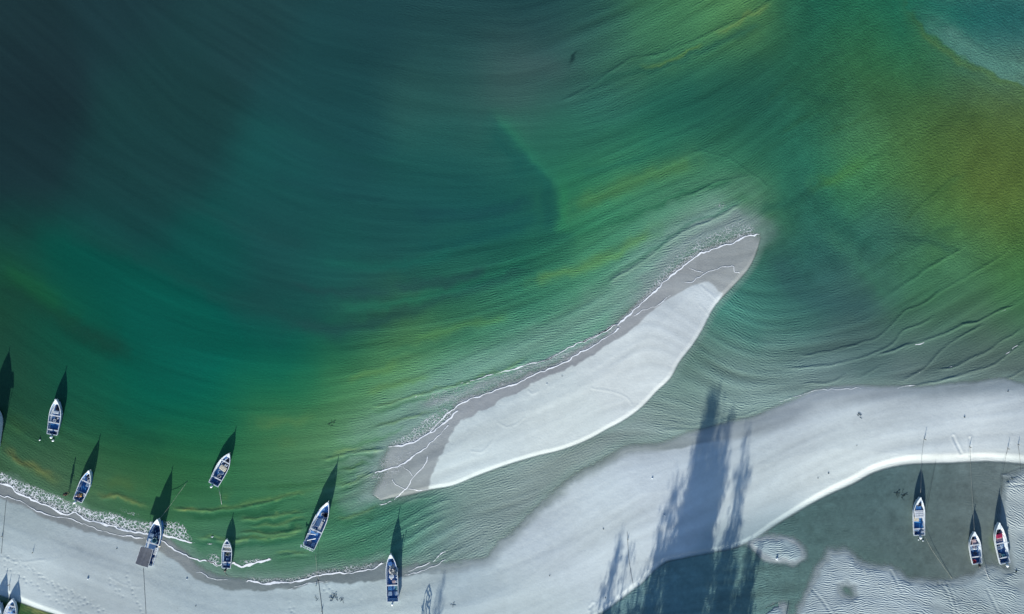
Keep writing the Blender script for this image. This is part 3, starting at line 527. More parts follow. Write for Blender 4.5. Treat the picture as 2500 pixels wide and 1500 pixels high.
RED = paint('red_plastic', (.5, .05, .07)); CRIM = paint('crimson_plastic', (.46, .03, .1)); YELL = paint('yellow_cloth', (.75, .42, .08)); BLACK = paint('black_cowl', (.015, .018, .022), .35); STEEL = paint('grey_metal', (.3, .32, .34), .35); NET = paint('pale_net', (.5, .53, .54), .9, .4, 9); ROPE = paint('rope_fibre', (.3, .32, .28), .95); ROPED = paint('dark_rope', (.03, .045, .05), .95); WOOD = paint('weathered_wood', (.12, .11, .09), .9); TEAL = paint('teal_plastic', (.1, .26, .3)); PATINA = paint('weed', (.012, .03, .026), .95)
SKIN = paint('skin', (.24, .13, .08), .6, .1)

def unproj(px, py, z): k = (H - z) / H; return Vector(((px - 1250) * S * k, (750 - py) * S * k, z))

class Boat: pass
def make_boat(name, label, bow, stern, beam, bow_h, stern_h, zb=None, cat='boat', group='fishing boats moored along the shore', floor=BLUE, wall=WHITE, thw=(.33, .6), deck=.84, engine='white', sharp=2.0, prow=.22, motor_v=0.0, tilt=.5, hull=WHITE, fullness=.86):
    if zb is None:
        zb = max(0.0, np.mean([max(0, zat(bow[0] * (1 - t) + stern[0] * t, bow[1] * (1 - t) + stern[1] * t)) for t in (.1, .3, .5, .7, .9)]) + .06) if zat((bow[0] + stern[0]) / 2, (bow[1] + stern[1]) / 2) > -.08 else 0.0
    A = unproj(*bow, zb + bow_h); B = unproj(*stern, zb + stern_h); d = A - B; Ln = math.hypot(d.x, d.y)
    root = empty(name, (B.x, B.y, zb), math.atan2(d.y, d.x) - math.pi / 2); tag(root, label, cat, group)
    hb = beam * S / 2
    def b(t): return hb * (fullness + (1 - fullness) * math.sin(min(t / .5, 1) * math.pi / 2)) if t < .5 else max(.018, hb * (1 - ((t - .5) / .5) ** sharp))
    def zs(t): return stern_h + (bow_h - stern_h) * max(0, t) ** 2.6
    def zk(t): return -.24 + (.55 * bow_h + .24) * max(0, (t - .7) / .3) ** 2
    def zf(t): return .1 + .22 * max(0, (t - .6) / .4)
    T = [0, .06, .14, .22, .3, .38, .46, .54, .6, .66, .72, .78, .83, .88, .92, .955, .98, 1.0]
    # hull: outer skin, rolled gunwale, transom
    vs, fs = [], []
    for t in T:
        y = t * Ln; w_ = b(t); g = min(.06, w_ * .6); k = zk(t); c = k + (zs(t) - k) * .3
        row = [(0, k), (w_ * .74, c), (w_ * .93, c + (zs(t) - c) * .55), (w_ + .02, zs(t) - .05), (w_ + .02, zs(t)), (w_ - g, zs(t) + .005), (w_ - g - .005, zs(t) - .06)]
        vs += [(-x, y, z) for x, z in row[::-1]] + [(x, y, z) for x, z in row[1:]]
    n = 13
    for i in range(len(T) - 1):
        for k in range(n - 1): fs.append((i * n + k, i * n + k + 1, i * n + n + k + 1, i * n + n + k))
    MB().add(vs, fs).build('hull', hull, root, False)
    w0 = b(0); MB().add([(-w0, 0, stern_h), (w0, 0, stern_h), (w0 * .74, 0, -.05), (0, 0, -.24), (-w0 * .74, 0, -.05), (-w0 + .06, .09, stern_h), (w0 - .06, .09, stern_h), (w0 * .7, .09, -.05), (0, .09, -.2), (-w0 * .7, .09, -.05)],
        [(0, 1, 2, 3, 4), (9, 8, 7, 6, 5), (0, 5, 6, 1)]).build('transom', hull, root)
    vs, fs, f2 = [], [], []
    TI = [t for t in T if t <= .93]
    for t in TI:
        y = max(.09, t * Ln); g = b(t) - min(.06, b(t) * .6); l = max(.03, g - .06)
        vs += [(-g, y, zs(t) - .04), (-l, y, zf(t)), (l, y, zf(t)), (g, y, zs(t) - .04)]
    for i in range(len(TI) - 1):
        o = i * 4; fs += [(o, o + 1, o + 5, o + 4), (o + 2, o + 3, o + 7, o + 6)]; f2.append((o + 1, o + 2, o + 6, o + 5))
    MB().add(vs, fs).build('inner_wall', wall, root); MB().add(vs, f2).build('floor', floor, root)
    # foredeck with a hatch rim, stem post
    if deck:
        TD = [deck] + [t for t in T if t > deck]; vs = []; fs = []
        for t in TD: vs += [(-b(t) + .03, t * Ln, zs(t) - .02), (0, t * Ln, zs(t) + .025), (b(t) - .03 if b(t) > .04 else .01, t * Ln, zs(t) - .02)]
        for i in range(len(TD) - 1): fs += [(i * 3, i * 3 + 1, i * 3 + 4, i * 3 + 3), (i * 3 + 1, i * 3 + 2, i * 3 + 5, i * 3 + 4)]
        fs.append((0, 1, 2)); MB().add(vs, fs).build('foredeck', hull, root)
    MB().box((0, Ln - .02, bow_h + prow / 2 - .05), (.1, .16, prow + .1), 0, .02).build('stem_post', WHITE, root)
    for t in thw: MB().box((0, t * Ln, zs(t) - .07), (2 * b(t) - .17, .2, .045), 0, .01).build('thwart', OFFW, root)
    for sx in (-1, 1): MB().box((sx * (b(.1) - .1), .1 * Ln, stern_h + .06), (.06, .1, .14), 0, .015).build('cleat', STEEL, root)
    if engine:
        cowl = {'white': WHITE, 'black': BLACK, 'grey': GREY}[engine]; mx = motor_v * w0
        e = empty('outboard_motor', (mx, -.1, stern_h), 0); e.parent = root; e.rotation_euler = (tilt, 0, .25 * motor_v - .15)
        q = MB(); q.lathe((0, -.05, .06), [(.05, 0), (.17, .02), (.2, .1), (.21, .28), (.18, .4), (.1, .45), (.0, .455)], 12, .85, 1.45); q.build('cowl', cowl, e, True)
        MB().box((0, 0, -.02), (.2, .16, .22), 0, .03).tube([(0, .1, .1), (.03, .35, .16), (.03, .62, .2)], .022).build('bracket', BLACK, e)
        MB().tube([(0, -.08, .08), (0, -.1, -.35), (0, -.12, -.66)], [.075, .06, .05], 8).box((0, -.2, -.42), (.16, .34, .03), 0, .01).build('leg', BLACK if engine != 'black' else STEEL, e)
        p = MB().tube([(0, -.02, -.68), (0, -.3, -.68)], .045, 8)
        for k in range(3): p.box((.1 * math.cos(k * 2.09), -.3, -.68 + .1 * math.sin(k * 2.09)), (.14, .02, .06), 0, .005)
        p.build('propeller', STEEL, e)
    bt = Boat(); bt.root, bt.L, bt.b, bt.zs, bt.zf, bt.zb = root, Ln, b, zs, zf, zb
    bt.M = Matrix.Translation(root.location) @ Matrix.Rotation(root.rotation_euler.z, 4, 'Z'); bt.rz = root.rotation_euler.z
    bt.at = lambda u, v, z=None: bt.M @ Vector((v * b(u), u * Ln, zf(u) if z is None else z))
    return bt

# --- things carried by the boats (each stays a top-level thing)
def crate(bt, u, v, w_, l_, h_, mat, label, cat='crate', name='fish_crate', rz=0.0, z=None, rim=True, group='crates and boxes aboard the boats'):
    o = empty(name, bt.at(u, v, z), bt.rz + rz); tag(o, label, cat, group)
    t = .03; m = MB(); m.box((0, 0, .03), (w_ - t, l_ - t, .05), 0, .01)
    for sx in (-1, 1): m.box((sx * (w_ / 2 - t / 2), 0, h_ / 2), (t, l_, h_), 0, .008)
    for sy in (-1, 1): m.box((0, sy * (l_ / 2 - t / 2), h_ / 2), (w_ - 2 * t, t, h_ - .004), 0, .008)
    m.build('box_body', mat, o)
    if rim:
        r = MB().box((0, 0, h_ + .015), (w_ + .04, l_ + .04, .035), 0, .012)
        for k in range(3): r.box((0, (k - 1) * l_ * .28, h_ + .042), (w_ * .86, l_ * .07, .02), 0, .006)
        r.build('lid', mat, o)
    return o
def tub(bt, u, v, r, h_, mat, label, cat='tub', name='plastic_tub', sx=1.0, sy=1.0, z=None, handle=True, group='tubs and baskets aboard the boats'):
    o = empty(name, bt.at(u, v, z), bt.rz); tag(o, label, cat, group)
    MB().lathe((0, 0, 0), [(r * .78, 0), (r * .95, h_ * .9), (r * 1.06, h_ * .93), (r * 1.06, h_), (r * .9, h_), (r * .72, .05), (0, .05)], 18, sx, sy).build('tub_body', mat, o, True)
    if handle:
        for s_ in (-1, 1): MB().tube([(s_ * r * sx, -.09, h_ * .9), (s_ * (r * sx + .06), 0, h_ * .95), (s_ * r * sx, .09, h_ * .9)], .018).build('handle', mat, o)
    return o
def heap(bt, u, v, rx, ry, h_, mat, label, cat='fishing net', name='fishing_net', seed=1, z=None, group='nets and bundles aboard the boats', floats=True):
    o = empty(name, bt.at(u, v, z), bt.rz); tag(o, label, cat, group); rr = random.Random(seed); m = MB(); vs = []; fs = []; nr, na = 9, 22
    ph = [rr.uniform(0, 6.28) for _ in range(8)]
    for i in range(nr):
        f = i / (nr - 1)
        for k in range(na):
            a = 2 * math.pi * k / na; wob = 1 + .13 * math.sin(3 * a + ph[0]) + .1 * math.sin(5 * a + ph[1])
            z_ = h_ * (1 - f ** 2.2) * (1 + .28 * math.sin(4 * a + ph[2] + 5 * f) + .2 * math.sin(7 * a + ph[3] - 9 * f)) + rr.uniform(-.03, .03) * (1 - f)
            vs.append((rx * f * wob * math.cos(a), ry * f * wob * math.sin(a), max(0, z_)))
    for i in range(nr - 1):
        for k in range(na): fs.append((i * na + k, i * na + (k + 1) % na, i * na + na + (k + 1) % na, i * na + na + k))
    m.add(vs, fs); m.build('net_pile' if 'net' in name else 'bundle_cloth', mat, o, False)
    if floats:
        f_ = MB()
        for k in range(7):
            a = rr.uniform(0, 6.28); f = rr.uniform(.2, .8); f_.lathe((rx * f * math.cos(a), ry * f * math.sin(a), h_ * (1 - f ** 2.2)), [(0, -.06), (.05, -.03), (.055, .03), (0, .06)], 8)
        f_.build('net_float', WHITE, o, True)['kind'] = 'stuff'
    return o
def coil(bt, u, v, r, mat, label, z=None, seed=1):
    m = MB(); rr = random.Random(seed); pts = []
    for k in range(64): a = k * .42; q = r * (.55 + .45 * abs(math.sin(k * .05 + seed))); pts.append((q * math.cos(a) + rr.uniform(-.02, .02), q * math.sin(a) + rr.uniform(-.02, .02), .03 + .002 * k + rr.uniform(0, .02)))
    o = m.tube(pts, .026, 5).build('rope_coil', mat, None); o.location = bt.at(u, v, z); o.rotation_euler = (0, 0, bt.rz)
    return tag(o, label, 'rope coil', 'rope coils aboard the boats')
def sheet_tarp(bt, u0, u1, mat, label, h_=.03, vr=.9, seed=1, v0=None, v1=None):
    rr = random.Random(seed); vs = []; fs = []; nx, ny = 13, 9; ph = rr.uniform(0, 6)
    va, vb = (-vr, vr) if v0 is None else (v0, v1)
    for j in range(ny):
        u = u0 + (u1 - u0) * j / (ny - 1)
        for i in range(nx):
            f = i / (nx - 1); x = (va + (vb - va) * f) * (bt.b(u) - .12)
            vs.append((x, u * bt.L, bt.zf(u) + h_ + .012 * math.sin(f * 9 + ph + j) + .02 * math.sin(j * 1.3 + f * 4 + ph)))
    nq = len(vs); vs += [(x, y, z - .012) for x, y, z in vs]
    for j in range(ny - 1):
        for i in range(nx - 1): a = j * nx + i; fs += [(a, a + 1, a + nx + 1, a + nx), (nq + a, nq + a + nx, nq + a + nx + 1, nq + a + 1)]
    o = MB().add(vs, fs).build('tarpaulin', mat, None, True); o.location = bt.root.location; o.rotation_euler = (0, 0, bt.rz)
    return tag(o, label, 'tarpaulin', 'tarpaulins spread in the boats')
def buoy(loc, r, mat, label, name='float_buoy'):
    o = empty(name, loc); tag(o, label, 'buoy', 'floats and buoys')
    MB().lathe((0, 0, 0), [(0, -r), (r * .6, -r * .8), (r, -r * .1), (r * .9, r * .4), (r * .4, r * .85), (0, r * .9)], 14, 1.35, 1.0, .6).build('buoy_body', mat, o, True)
    MB().tube([(0, 0, r * .8), (.05, 0, r * 1.25), (-.05, .02, r * 1.25), (0, 0, r * .8)], .015).build('ring', ROPE, o)
    return o
def rope(px, label, mat=ROPE, r=.02, z0=None, z1=None, sag=0.0, cat='mooring rope', grp='mooring ropes'):
    P = catmull(px, 10); n = len(P); pts = []
    for i, (x, y) in enumerate(P):
        f = i / max(1, n - 1); g = max(zat(x, y), 0) + .03
        a = z0 if z0 is not None else g; c = z1 if z1 is not None else g
        if z0 is None and z1 is None: z = g
        else: z = max(g, a * (1 - f) + c * f - sag * 4 * f * (1 - f))
        q = unproj(x, y, z); pts.append(q)
    o = MB().tube(pts, r, 5).build('mooring_rope', mat, None, True)
    return tag(o, label, cat, grp)

# ------------------------------------------------------------------ the boats and what they carry
b1 = make_boat('fishing_boat', 'blue and white boat with pointed bow, farthest out in the green water', (136,975), (126.5,1062), 29, 1.3, .62, floor=DEEP, wall=PALE, thw=(.53,.33,.13), deck=.86, engine='white', motor_v=.1, tilt=.9)
crate(b1,.62,-.12,.85,.5,.3,WHITE,'white fish box ahead of the grey bench in the farthest-out boat'); buoy(b1.at(.585,.72),.16,WHITE,'white round float beside the fish box in the farthest-out boat')
tub(b1,.385,-.12,.24,.28,WHITE,'round white bucket just ahead of the flat blue tarpaulin',cat='bucket',name='bucket'); sheet_tarp(b1,.15,.315,TARP,'flat bright blue tarpaulin near the stern of the farthest-out boat',.1)
crate(b1,.105,-.35,.4,.35,.28,PALE,'pale blue box left of the outboard in the farthest-out boat'); crate(b1,.11,.6,.45,.32,.28,OFFW,'greyish white box in the right stern corner of the farthest-out boat'); heap(b1,.72,.1,.5,.7,.3,NAVY,'dark navy net piled near the bow of the farthest-out boat',seed=3,floats=False)
tub(b1,.11,.12,.24,.25,BLUE,'round blue tub between two boxes in the farthest-out boat'); coil(b1,.46,.1,.22,NET,'pale rope coil behind the grey bench of the farthest-out boat')
buoy(unproj(129.4,1076,.05),.17,WHITE,'white float trailing close behind the farthest-out boat outboard'); buoy(unproj(97.2,1074.5,.03),.12,WHITE,'small white float adrift left of the farthest-out boat stern')

b2 = make_boat('fishing_boat', 'small blue boat with two crew aboard at the edge of the breaking foam', (217,1149), (188.5,1224), 27, 1.42, .58, floor=BLUE, wall=BLUE, thw=(.62,.27), deck=.9, engine='white', motor_v=-.2, tilt=.3, sharp=1.75)
crate(b2,.52,.5,.72,.5,.24,PALE,'flat pale grey-blue box on the right side of the crewed boat'); heap(b2,.64,.1,.22,.26,.3,WHITE,'small white bundle on the net in the crewed boat',cat='bundle',name='bundle',seed=5,floats=False)
coil(b2,.72,.2,.3,NET,'pale rope coil lying on the net of the crewed boat',.42,2); heap(b2,.74,0,.42,.75,.22,NAVY,'dark net in the bow of the crewed boat',seed=6,floats=False); tub(b2,.09,.42,.3,.42,DEEP,'dark blue drum beside the outboard of the crewed boat',cat='drum',name='drum'); heap(b2,.13,-.4,.4,.5,.3,NAVY,'dark heap on the left of the crewed boat stern',cat='bundle',name='bundle',seed=7,floats=False)
sheet_tarp(b2,.34,.6,TARP,'creased blue tarpaulin over the middle of the crewed boat',.05,.55,seed=4)
crate(b2,.43,-.82,.26,.42,.5,OFFW,'narrow white box against the left side of the crewed boat'); crate(b2,.22,.75,.24,.3,.4,WHITE,'small white box by the man in yellow')

b3 = make_boat('fishing_boat', 'beached boat with a dark grey canvas canopy over its stern', (384,1268), (357,1380), 31, 2.0, .75, floor=DEEP, wall=BLUE, thw=(.45,), deck=.87, engine=None, sharp=2.6, fullness=.94)
heap(b3,.68,-.05,.85,1.6,.35,paint('blue_net',(.02,.07,.17),.9,.3,8),'large dark blue net filling the bow of the canopied boat',seed=8); coil(b3,.83,.35,.3,PALE,'pale blue rope coil on the right of the big blue net',.62,4); coil(b3,.83,-.2,.26,PALE,'pale blue rope coil on the left of the big blue net',.62,5)
crate(b3,.565,-.62,.62,.95,.5,PALE,'pale blue crate along the left side of the canopied boat'); tub(b3,.5,.0,.45,.4,TEAL,'wide teal tub just ahead of the grey canopy'); crate(b3,.3,.72,.5,1.2,.42,WHITE,'long white box on the right beside the grey canopy'); crate(b3,.13,.78,.3,.6,.42,WHITE,'small white box at the right stern of the canopied boat'); buoy(b3.at(.44,1.13,.8),.17,CREAM,'cream float hanging on the right side of the canopied boat')
def canopy(bt, quad, z, mat, sagging=.06):
    """cloth roof on four posts, part of its boat; quad in photo pixels"""
    c = [bt.M.inverted() @ unproj(x, y, bt.zb + z) for x, y in quad]; vs = []; fs = []; n = 9
    for j in range(n):
        for i in range(n):
            u, v = i / (n - 1), j / (n - 1); p = (c[0] * (1 - u) + c[1] * u) * (1 - v) + (c[3] * (1 - u) + c[2] * u) * v
            vs.append((p.x, p.y, p.z - sagging * (math.sin(u * math.pi * 3) ** 2) * math.sin(v * math.pi) + .08 * math.sin(u * math.pi)))
    k = len(vs); vs += [(x, y, z_ - .025) for x, y, z_ in vs]
    for j in range(n - 1):
        for i in range(n - 1): a = j * n + i; fs += [(a, a + 1, a + n + 1, a + n), (k + a, k + a + n, k + a + n + 1, k + a + 1)]
    e = [i for i in range(n)] + [n - 1 + n * j for j in range(1, n)] + [n * n - 1 - i for i in range(1, n)] + [n * (n - 1 - j) for j in range(1, n - 1)]
    for i in range(len(e)): a, b_ = e[i], e[(i + 1) % len(e)]; fs.append((a, b_, b_ + k, a + k))
    MB().add(vs, fs).build('canopy', mat, bt.root)
    f = MB()
    for a, b_ in ((0, 1), (1, 2), (2, 3), (3, 0)): f.tube([c[a] + Vector((0, 0, .01)), c[b_] + Vector((0, 0, .01))], .035, 6)
    f.build('canopy_frame', OFFW, bt.root)
    mid = (c[0] + c[1] + c[2] + c[3]) / 4
    for p in c:
        q = p * .93 + mid * .07; yy = min(max(q.y, .15), bt.L * .9); ww = bt.b(yy / bt.L) - .06
        MB().tube([(min(max(q.x, -ww), ww), yy, bt.zs(yy / bt.L) - .05), (q.x, q.y, q.z - .02)], .03, 6).build('canopy_post', OFFW, bt.root)
canopy(b3, [(344,1334),(374,1342),(361,1386),(330,1376)], 2.0, ROOF)

b4 = make_boat('fishing_boat', 'white boat with a square cream lid amidships, alone in clear green water', (559.5,1107), (520.5,1184), 30, 1.0, .55, floor=DEEP, thw=(.72,.2), deck=.88, engine='white', motor_v=-.05, tilt=.9, sharp=2.2)
crate(b4,.52,.12,1.15,.72,.34,CREAM,'square cream lidded box amidships in the boat alone in green water',rz=-.1); tub(b4,.4,.12,.42,.35,PALE,'pale oval tub behind the cream lidded box',sx=1.2,sy=.8); coil(b4,.27,.15,.3,NET,'pale rope coil near the stern of the cream-lidded boat',seed=3); sheet_tarp(b4,.28,.44,TARP,'blue tarpaulin on the left behind the cream box',.04,v0=-.9,v1=-.2)
heap(b4,.7,.25,.4,.7,.25,NAVY,'dark net heaped ahead of the cream lidded box',seed=9,floats=False); crate(b4,.63,.35,.45,.3,.3,WHITE,'small white box between the dark net and the cream lid'); crate(b4,.2,-.35,.3,.3,.3,PALE,'pale box on the left at the stern of the cream-lidded boat'); tub(b4,.12,.5,.2,.3,DEEP,'dark blue bucket at the right stern of the cream-lidded boat',cat='bucket',name='bucket')
o = MB().tube([b4.at(.62,-.5,.55), b4.at(.86,.25,.85)], .03).build('boat_pole', WHITE); tag(o, 'white pole lying diagonally over the bow of the cream-lidded boat', 'pole', 'poles aboard the boats')

b5 = make_boat('fishing_boat', 'small white boat with a black outboard, stern on the foam line', (553,1317), (552,1388.5), 24.5, .95, .55, floor=DEEP, thw=(.8,.73,.575,.2), deck=.93, engine='black', tilt=.25, sharp=2.3)
crate(b5,.655,0,.95,.5,.32,CREAM,'cream slatted box ahead of the widest bench in the foam-line boat'); heap(b5,.45,.05,.42,.4,.2,NET,'pale ring of net behind the widest bench of the foam-line boat',seed=10); tub(b5,.47,.1,.24,.3,paint('olive_tub',(.06,.1,.05)),'dark olive tub inside the pale net of the foam-line boat',z=.2); crate(b5,.3,.1,.34,.3,.28,PALE,'pale blue box on the dark floor of the foam-line boat'); crate(b5,.13,-.3,.55,.3,.3,PALE,'pale blue box at the left stern of the foam-line boat'); crate(b5,.13,.4,.4,.35,.3,TARP,'bright blue box at the right stern of the foam-line boat')
o = MB().box((0,0,0),(.28,2.4,.06),0,.015).build('plank', PALE); o.location = b5.at(.38,-.72,.45); o.rotation_euler = (0,0,b5.rz); tag(o, 'long pale blue plank along the left side of the foam-line boat', 'plank')

b6 = make_boat('fishing_boat', 'long blue boat with two white poles laid across its stern half', (800.7,1226), (753,1338), 32, 1.72, .7, floor=BLUE, wall=BLUE, thw=(.36,), deck=.95, engine=None, sharp=2.4, fullness=.93, prow=.4)
canopy(b6, [(774,1266),(788,1268),(779,1287),(765,1283)], 1.55, paint('blue_canvas',(.025,.085,.2),.8), .03)
crate(b6,.47,.3,.42,1.65,.5,NET,'long pale box lying lengthwise right of the blue canvas roof'); coil(b6,.68,-.15,.3,NET,'pale rope coil just ahead of the blue canvas roof',seed=7); tub(b6,.7,.4,.4,.35,NAVY,'wide dark tub on the right in the bow of the long blue boat'); heap(b6,.6,.3,.3,.5,.35,WHITE,'white bundle on the right of the long blue boat bow',cat='bundle',name='bundle',seed=12,floats=False)
crate(b6,.355,-.4,.45,.45,.4,OFFW,'dull white box behind the blue canvas roof'); crate(b6,.33,.05,.5,.35,.42,WHITE,'bright white box just ahead of the first white pole')
for k, (q0, q1) in enumerate((((751.5,1302.5),(771.5,1305.5)), ((749.5,1319.5),(770.5,1315)))):
    o = MB().tube([unproj(*q0, b6.zb + .8), unproj(*q1, b6.zb + .8)], [.085, .1], 8).build('boat_pole', WHITE)
    tag(o, ('white pole laid across the long blue boat, nearer its bow', 'white pole laid across the long blue boat, nearer its stern')[k], 'pole', 'poles aboard the boats')
for k, (x, y, mt) in enumerate(((746,1324,PALE), (754.5,1325,GREY), (764,1331,PALE))):
    lc = b6.M.inverted() @ unproj(x, y, b6.zb + .4); crate(b6, lc.y / b6.L, lc.x / b6.b(max(.01, lc.y / b6.L)), .62, .6, .32, mt, ('leftmost pale blue crate at the stern of the long blue boat', 'middle grey crate at the stern of the long blue boat', 'rightmost pale blue crate at the stern of the long blue boat')[k], rz=.2 * k - .2)
rk = MB(); yy = -.12
rk.tube([(-1.25,yy,.92),(1.0,yy,.92)], .05, 8); rk.tube([(-1.3,yy+.25,.92),(-1.15,yy-.2,.92)], .09, 8)
for x in (-.55, -.1, .4): rk.tube([(x,yy-.14,.97),(x,yy+.35,.97)], .045, 6)
rk.build('stern_rack', WHITE, b6.root)

b7 = make_boat('fishing_boat', 'long white boat with blue floor and white net, resting half on sand', (953,1353), (958.8,1470.5), 28.5, 1.5, .62, floor=BLUE, wall=BLUE, thw=(.335,), deck=.9, engine='white', motor_v=-.02, tilt=.35, sharp=2.6, fullness=.97, prow=.5)
heap(b7,.62,-.1,.55,1.5,.42,NET,'long heap of whitish net in the boat resting half on sand',seed=14); heap(b7,.6,.75,.3,.7,1.15,NET,'tall net bundle against the right side of the boat resting on sand',cat='bundle',name='bundle',seed=15,floats=False); coil(b7,.82,.3,.26,NAVY,'dark rope coil in the bow of the boat resting on sand',seed=8); crate(b7,.765,-.35,.6,.55,.35,BLUE,'blue box near the bow of the boat resting on sand'); crate(b7,.505,-.1,.75,.45,.35,WHITE,'white box right behind the long whitish net')
crate(b7,.375,.28,.5,.72,.4,PINK,'pinkish white crate against the bench of the boat resting on sand'); crate(b7,.4,.68,.26,.3,.4,WHITE,'little white box right of the pinkish crate'); crate(b7,.275,-.4,.65,.75,.3,TARP,'large blue box behind the bench, left side of the sand boat'); crate(b7,.275,.6,.4,.75,.3,TEAL,'teal box behind the bench, right side of the sand boat'); crate(b7,.165,-.45,.62,.6,.32,PALE,'pale blue box left of the outboard of the sand boat'); crate(b7,.165,.52,.62,.6,.32,PALE,'pale blue box right of the outboard of the sand boat')
MB().box((0,.32,.42),(1.72,.55,.05),0,.01).build('stern_deck', PALE, b7.root)
MB().tube([(.95,4.6,.6),(.98,4.65,1.85)], .035, 6).lathe((.98,4.65,1.85),[(0,-.08),(.09,-.05),(.1,.06),(0,.12)],8).build('mast_pole', WHITE, b7.root)  # mast pole, inferred from its long thin shadow

b9 = make_boat('fishing_boat', 'white boat with blue stern tarpaulin, leftmost of three in the grey pool', (2247.6,1215), (2245,1308), 28, 1.28, .6, floor=BLUE, thw=(.17,), deck=.8, engine='white', motor_v=.05, tilt=.4, sharp=2.2, fullness=.95)
heap(b9,.82,.0,.4,.55,.4,NAVY,'dark tangle of gear on the foredeck of the tarpaulin boat',cat='gear pile',name='gear_pile',seed=17,z=.75,floats=False); crate(b9,.71,.02,.85,.75,.35,BLUE,'blue box between the dark gear and white hatch of the tarpaulin boat'); crate(b9,.545,.1,1.5,1.25,.48,OFFW,'broad white hatch box amidships in the tarpaulin boat',cat='hatch',name='hatch_box'); crate(b9,.42,-.42,.85,.75,.4,CREAM,'cream slatted box left of the tarpaulin boat centre'); sheet_tarp(b9,.18,.36,TARP,'bright blue tarpaulin in the stern of the leftmost pool boat',.22,seed=9); sheet_tarp(b9,.36,.47,TARP,'narrow strip of blue tarpaulin beside the cream slatted box',.24,seed=10,v0=.1,v1=.5); crate(b9,.14,-.4,.75,.35,.36,PALE,'pale box behind the bright blue stern tarpaulin'); crate(b9,.07,.6,.5,.5,.36,OFFW,'square white box in the right stern corner of the tarpaulin boat'); crate(b9,.65,-.65,.3,.5,.4,GREY,'small grey box on the left ahead of the white hatch')
tub(b9,.05,-.45,.26,.3,DEEP,'dark blue tub in the left stern corner of the tarpaulin boat')
for k,(x,y) in enumerate(((2243,1318),(2253.5,1320.5))): buoy(unproj(x,y,.03),.11,WHITE,('small white float just below the tarpaulin boat outboard','small white float to the lower right of the tarpaulin boat outboard')[k])

b10 = make_boat('fishing_boat', 'white boat with a round red basket at its stern, in the grey pool', (2379.5,1299), (2386.5,1377.5), 28, 1.0, .58, floor=DEEP, thw=(.58,.215), deck=.86, engine='black', motor_v=.25, tilt=.5, sharp=2.0, fullness=.82)
crate(b10,.645,.02,.6,.95,.38,PINK,'pinkish crate ahead of the bench in the red-basket boat'); heap(b10,.46,.15,.55,.35,.35,WHITE,'white cloth bundle amidships in the red-basket boat',cat='bundle',name='bundle',seed=19,floats=False); tub(b10,.075,-.45,.32,.36,RED,'round red basket in the left stern corner of a white boat',cat='basket',name='basket'); heap(b10,.8,0,.35,.5,.2,NAVY,'dark net in the bow of the red-basket boat',seed=20,floats=False); crate(b10,.5,-.62,.4,.9,.28,PALE,'pale blue box on the left of the white cloth bundle'); crate(b10,.54,.62,.4,.45,.28,PALE,'pale blue box on the right near the pinkish crate'); coil(b10,.3,.1,.26,NAVY,'dark rope coil on the floor of the red-basket boat',seed=9)

b11 = make_boat('fishing_boat', 'white boat with a crimson box near its bow, beside the rippled sand', (2440,1277), (2454.5,1376.5), 28, 1.25, .6, floor=DEEP, thw=(.49,.14), deck=.84, engine='white', motor_v=.2, tilt=.6, sharp=2.1, fullness=.88)
crate(b11,.655,.0,.95,.62,.42,CRIM,'crimson box near the bow of the boat beside rippled sand'); crate(b11,.58,-.05,.85,.6,.34,PINK,'pale pink slatted box right behind the crimson box'); heap(b11,.77,.05,.5,.6,.35,NAVY,'dark bundle just ahead of the crimson box',cat='bundle',name='bundle',seed=21,floats=False); tub(b11,.385,-.35,.36,.34,WHITE,'white oval tub behind the main bench of the crimson-box boat',sx=1.35,sy=.75); tub(b11,.21,-.5,.24,.3,CREAM,'cream bucket on the left towards the stern of the crimson-box boat',cat='bucket',name='bucket'); crate(b11,.17,.15,.42,.5,.32,TEAL,'teal box near the stern of the crimson-box boat'); tub(b11,.09,-.5,.24,.3,DEEP,'dark blue tub in the left stern corner of the crimson-box boat'); heap(b11,.1,.55,.35,.4,.3,DEEP,'blue cloth heap in the right stern corner of the crimson-box boat',cat='bundle',name='bundle',seed=22,floats=False); crate(b11,.4,.1,.4,.6,.3,PALE,'pale blue box beside the white oval tub'); buoy(b11.at(.475,1.2,.55),.13,WHITE,'small white float hung on the right side of the crimson-box boat')

b12 = make_boat('fishing_boat', 'white boat poking into the bottom left corner under the sandbank', (29.5,1463), (12,1556), 31, 1.05, .6, zb=0.0, floor=BLUE, thw=(.6,.8), deck=.92, engine='white', sharp=2.3)
heap(b12,.76,.1,.5,.6,.25,paint('blue_net2',(.05,.12,.22),.9,.3,8),'blue net in the bow of the bottom left corner boat',seed=23); crate(b12,.66,-.3,.5,.5,.3,WHITE,'white box behind the net of the bottom left corner boat'); coil(b12,.56,.3,.3,PALE,'pale rope coil behind the bench of the bottom left corner boat',seed=11); sheet_tarp(b12,.6,.72,DEEP,'dark tarpaulin on the right of the bottom left corner boat',.04,v0=.0,v1=.95)
b13 = make_boat('fishing_boat', 'white boat moored outside the left edge beside the corner boat', (-8,1470), (-26,1565), 32, 1.5, .7, zb=0.0, floor=BLUE, thw=(.6,.3), deck=.9, engine='white', sharp=2.2)
b0 = make_boat('fishing_boat', 'tall grey boat with a cabin roof, cut off by the left edge', (-31,998), (-27,1092), 36, 2.6, 1.2, zb=0.0, floor=GREY, wall=OFFW, thw=(.6,), deck=.8, engine='white', sharp=3.0, fullness=.98, hull=PALE)
canopy(b0, [(-44,1048),(-20,1052),(-20,1088),(-44,1092)], 2.6, GREY)

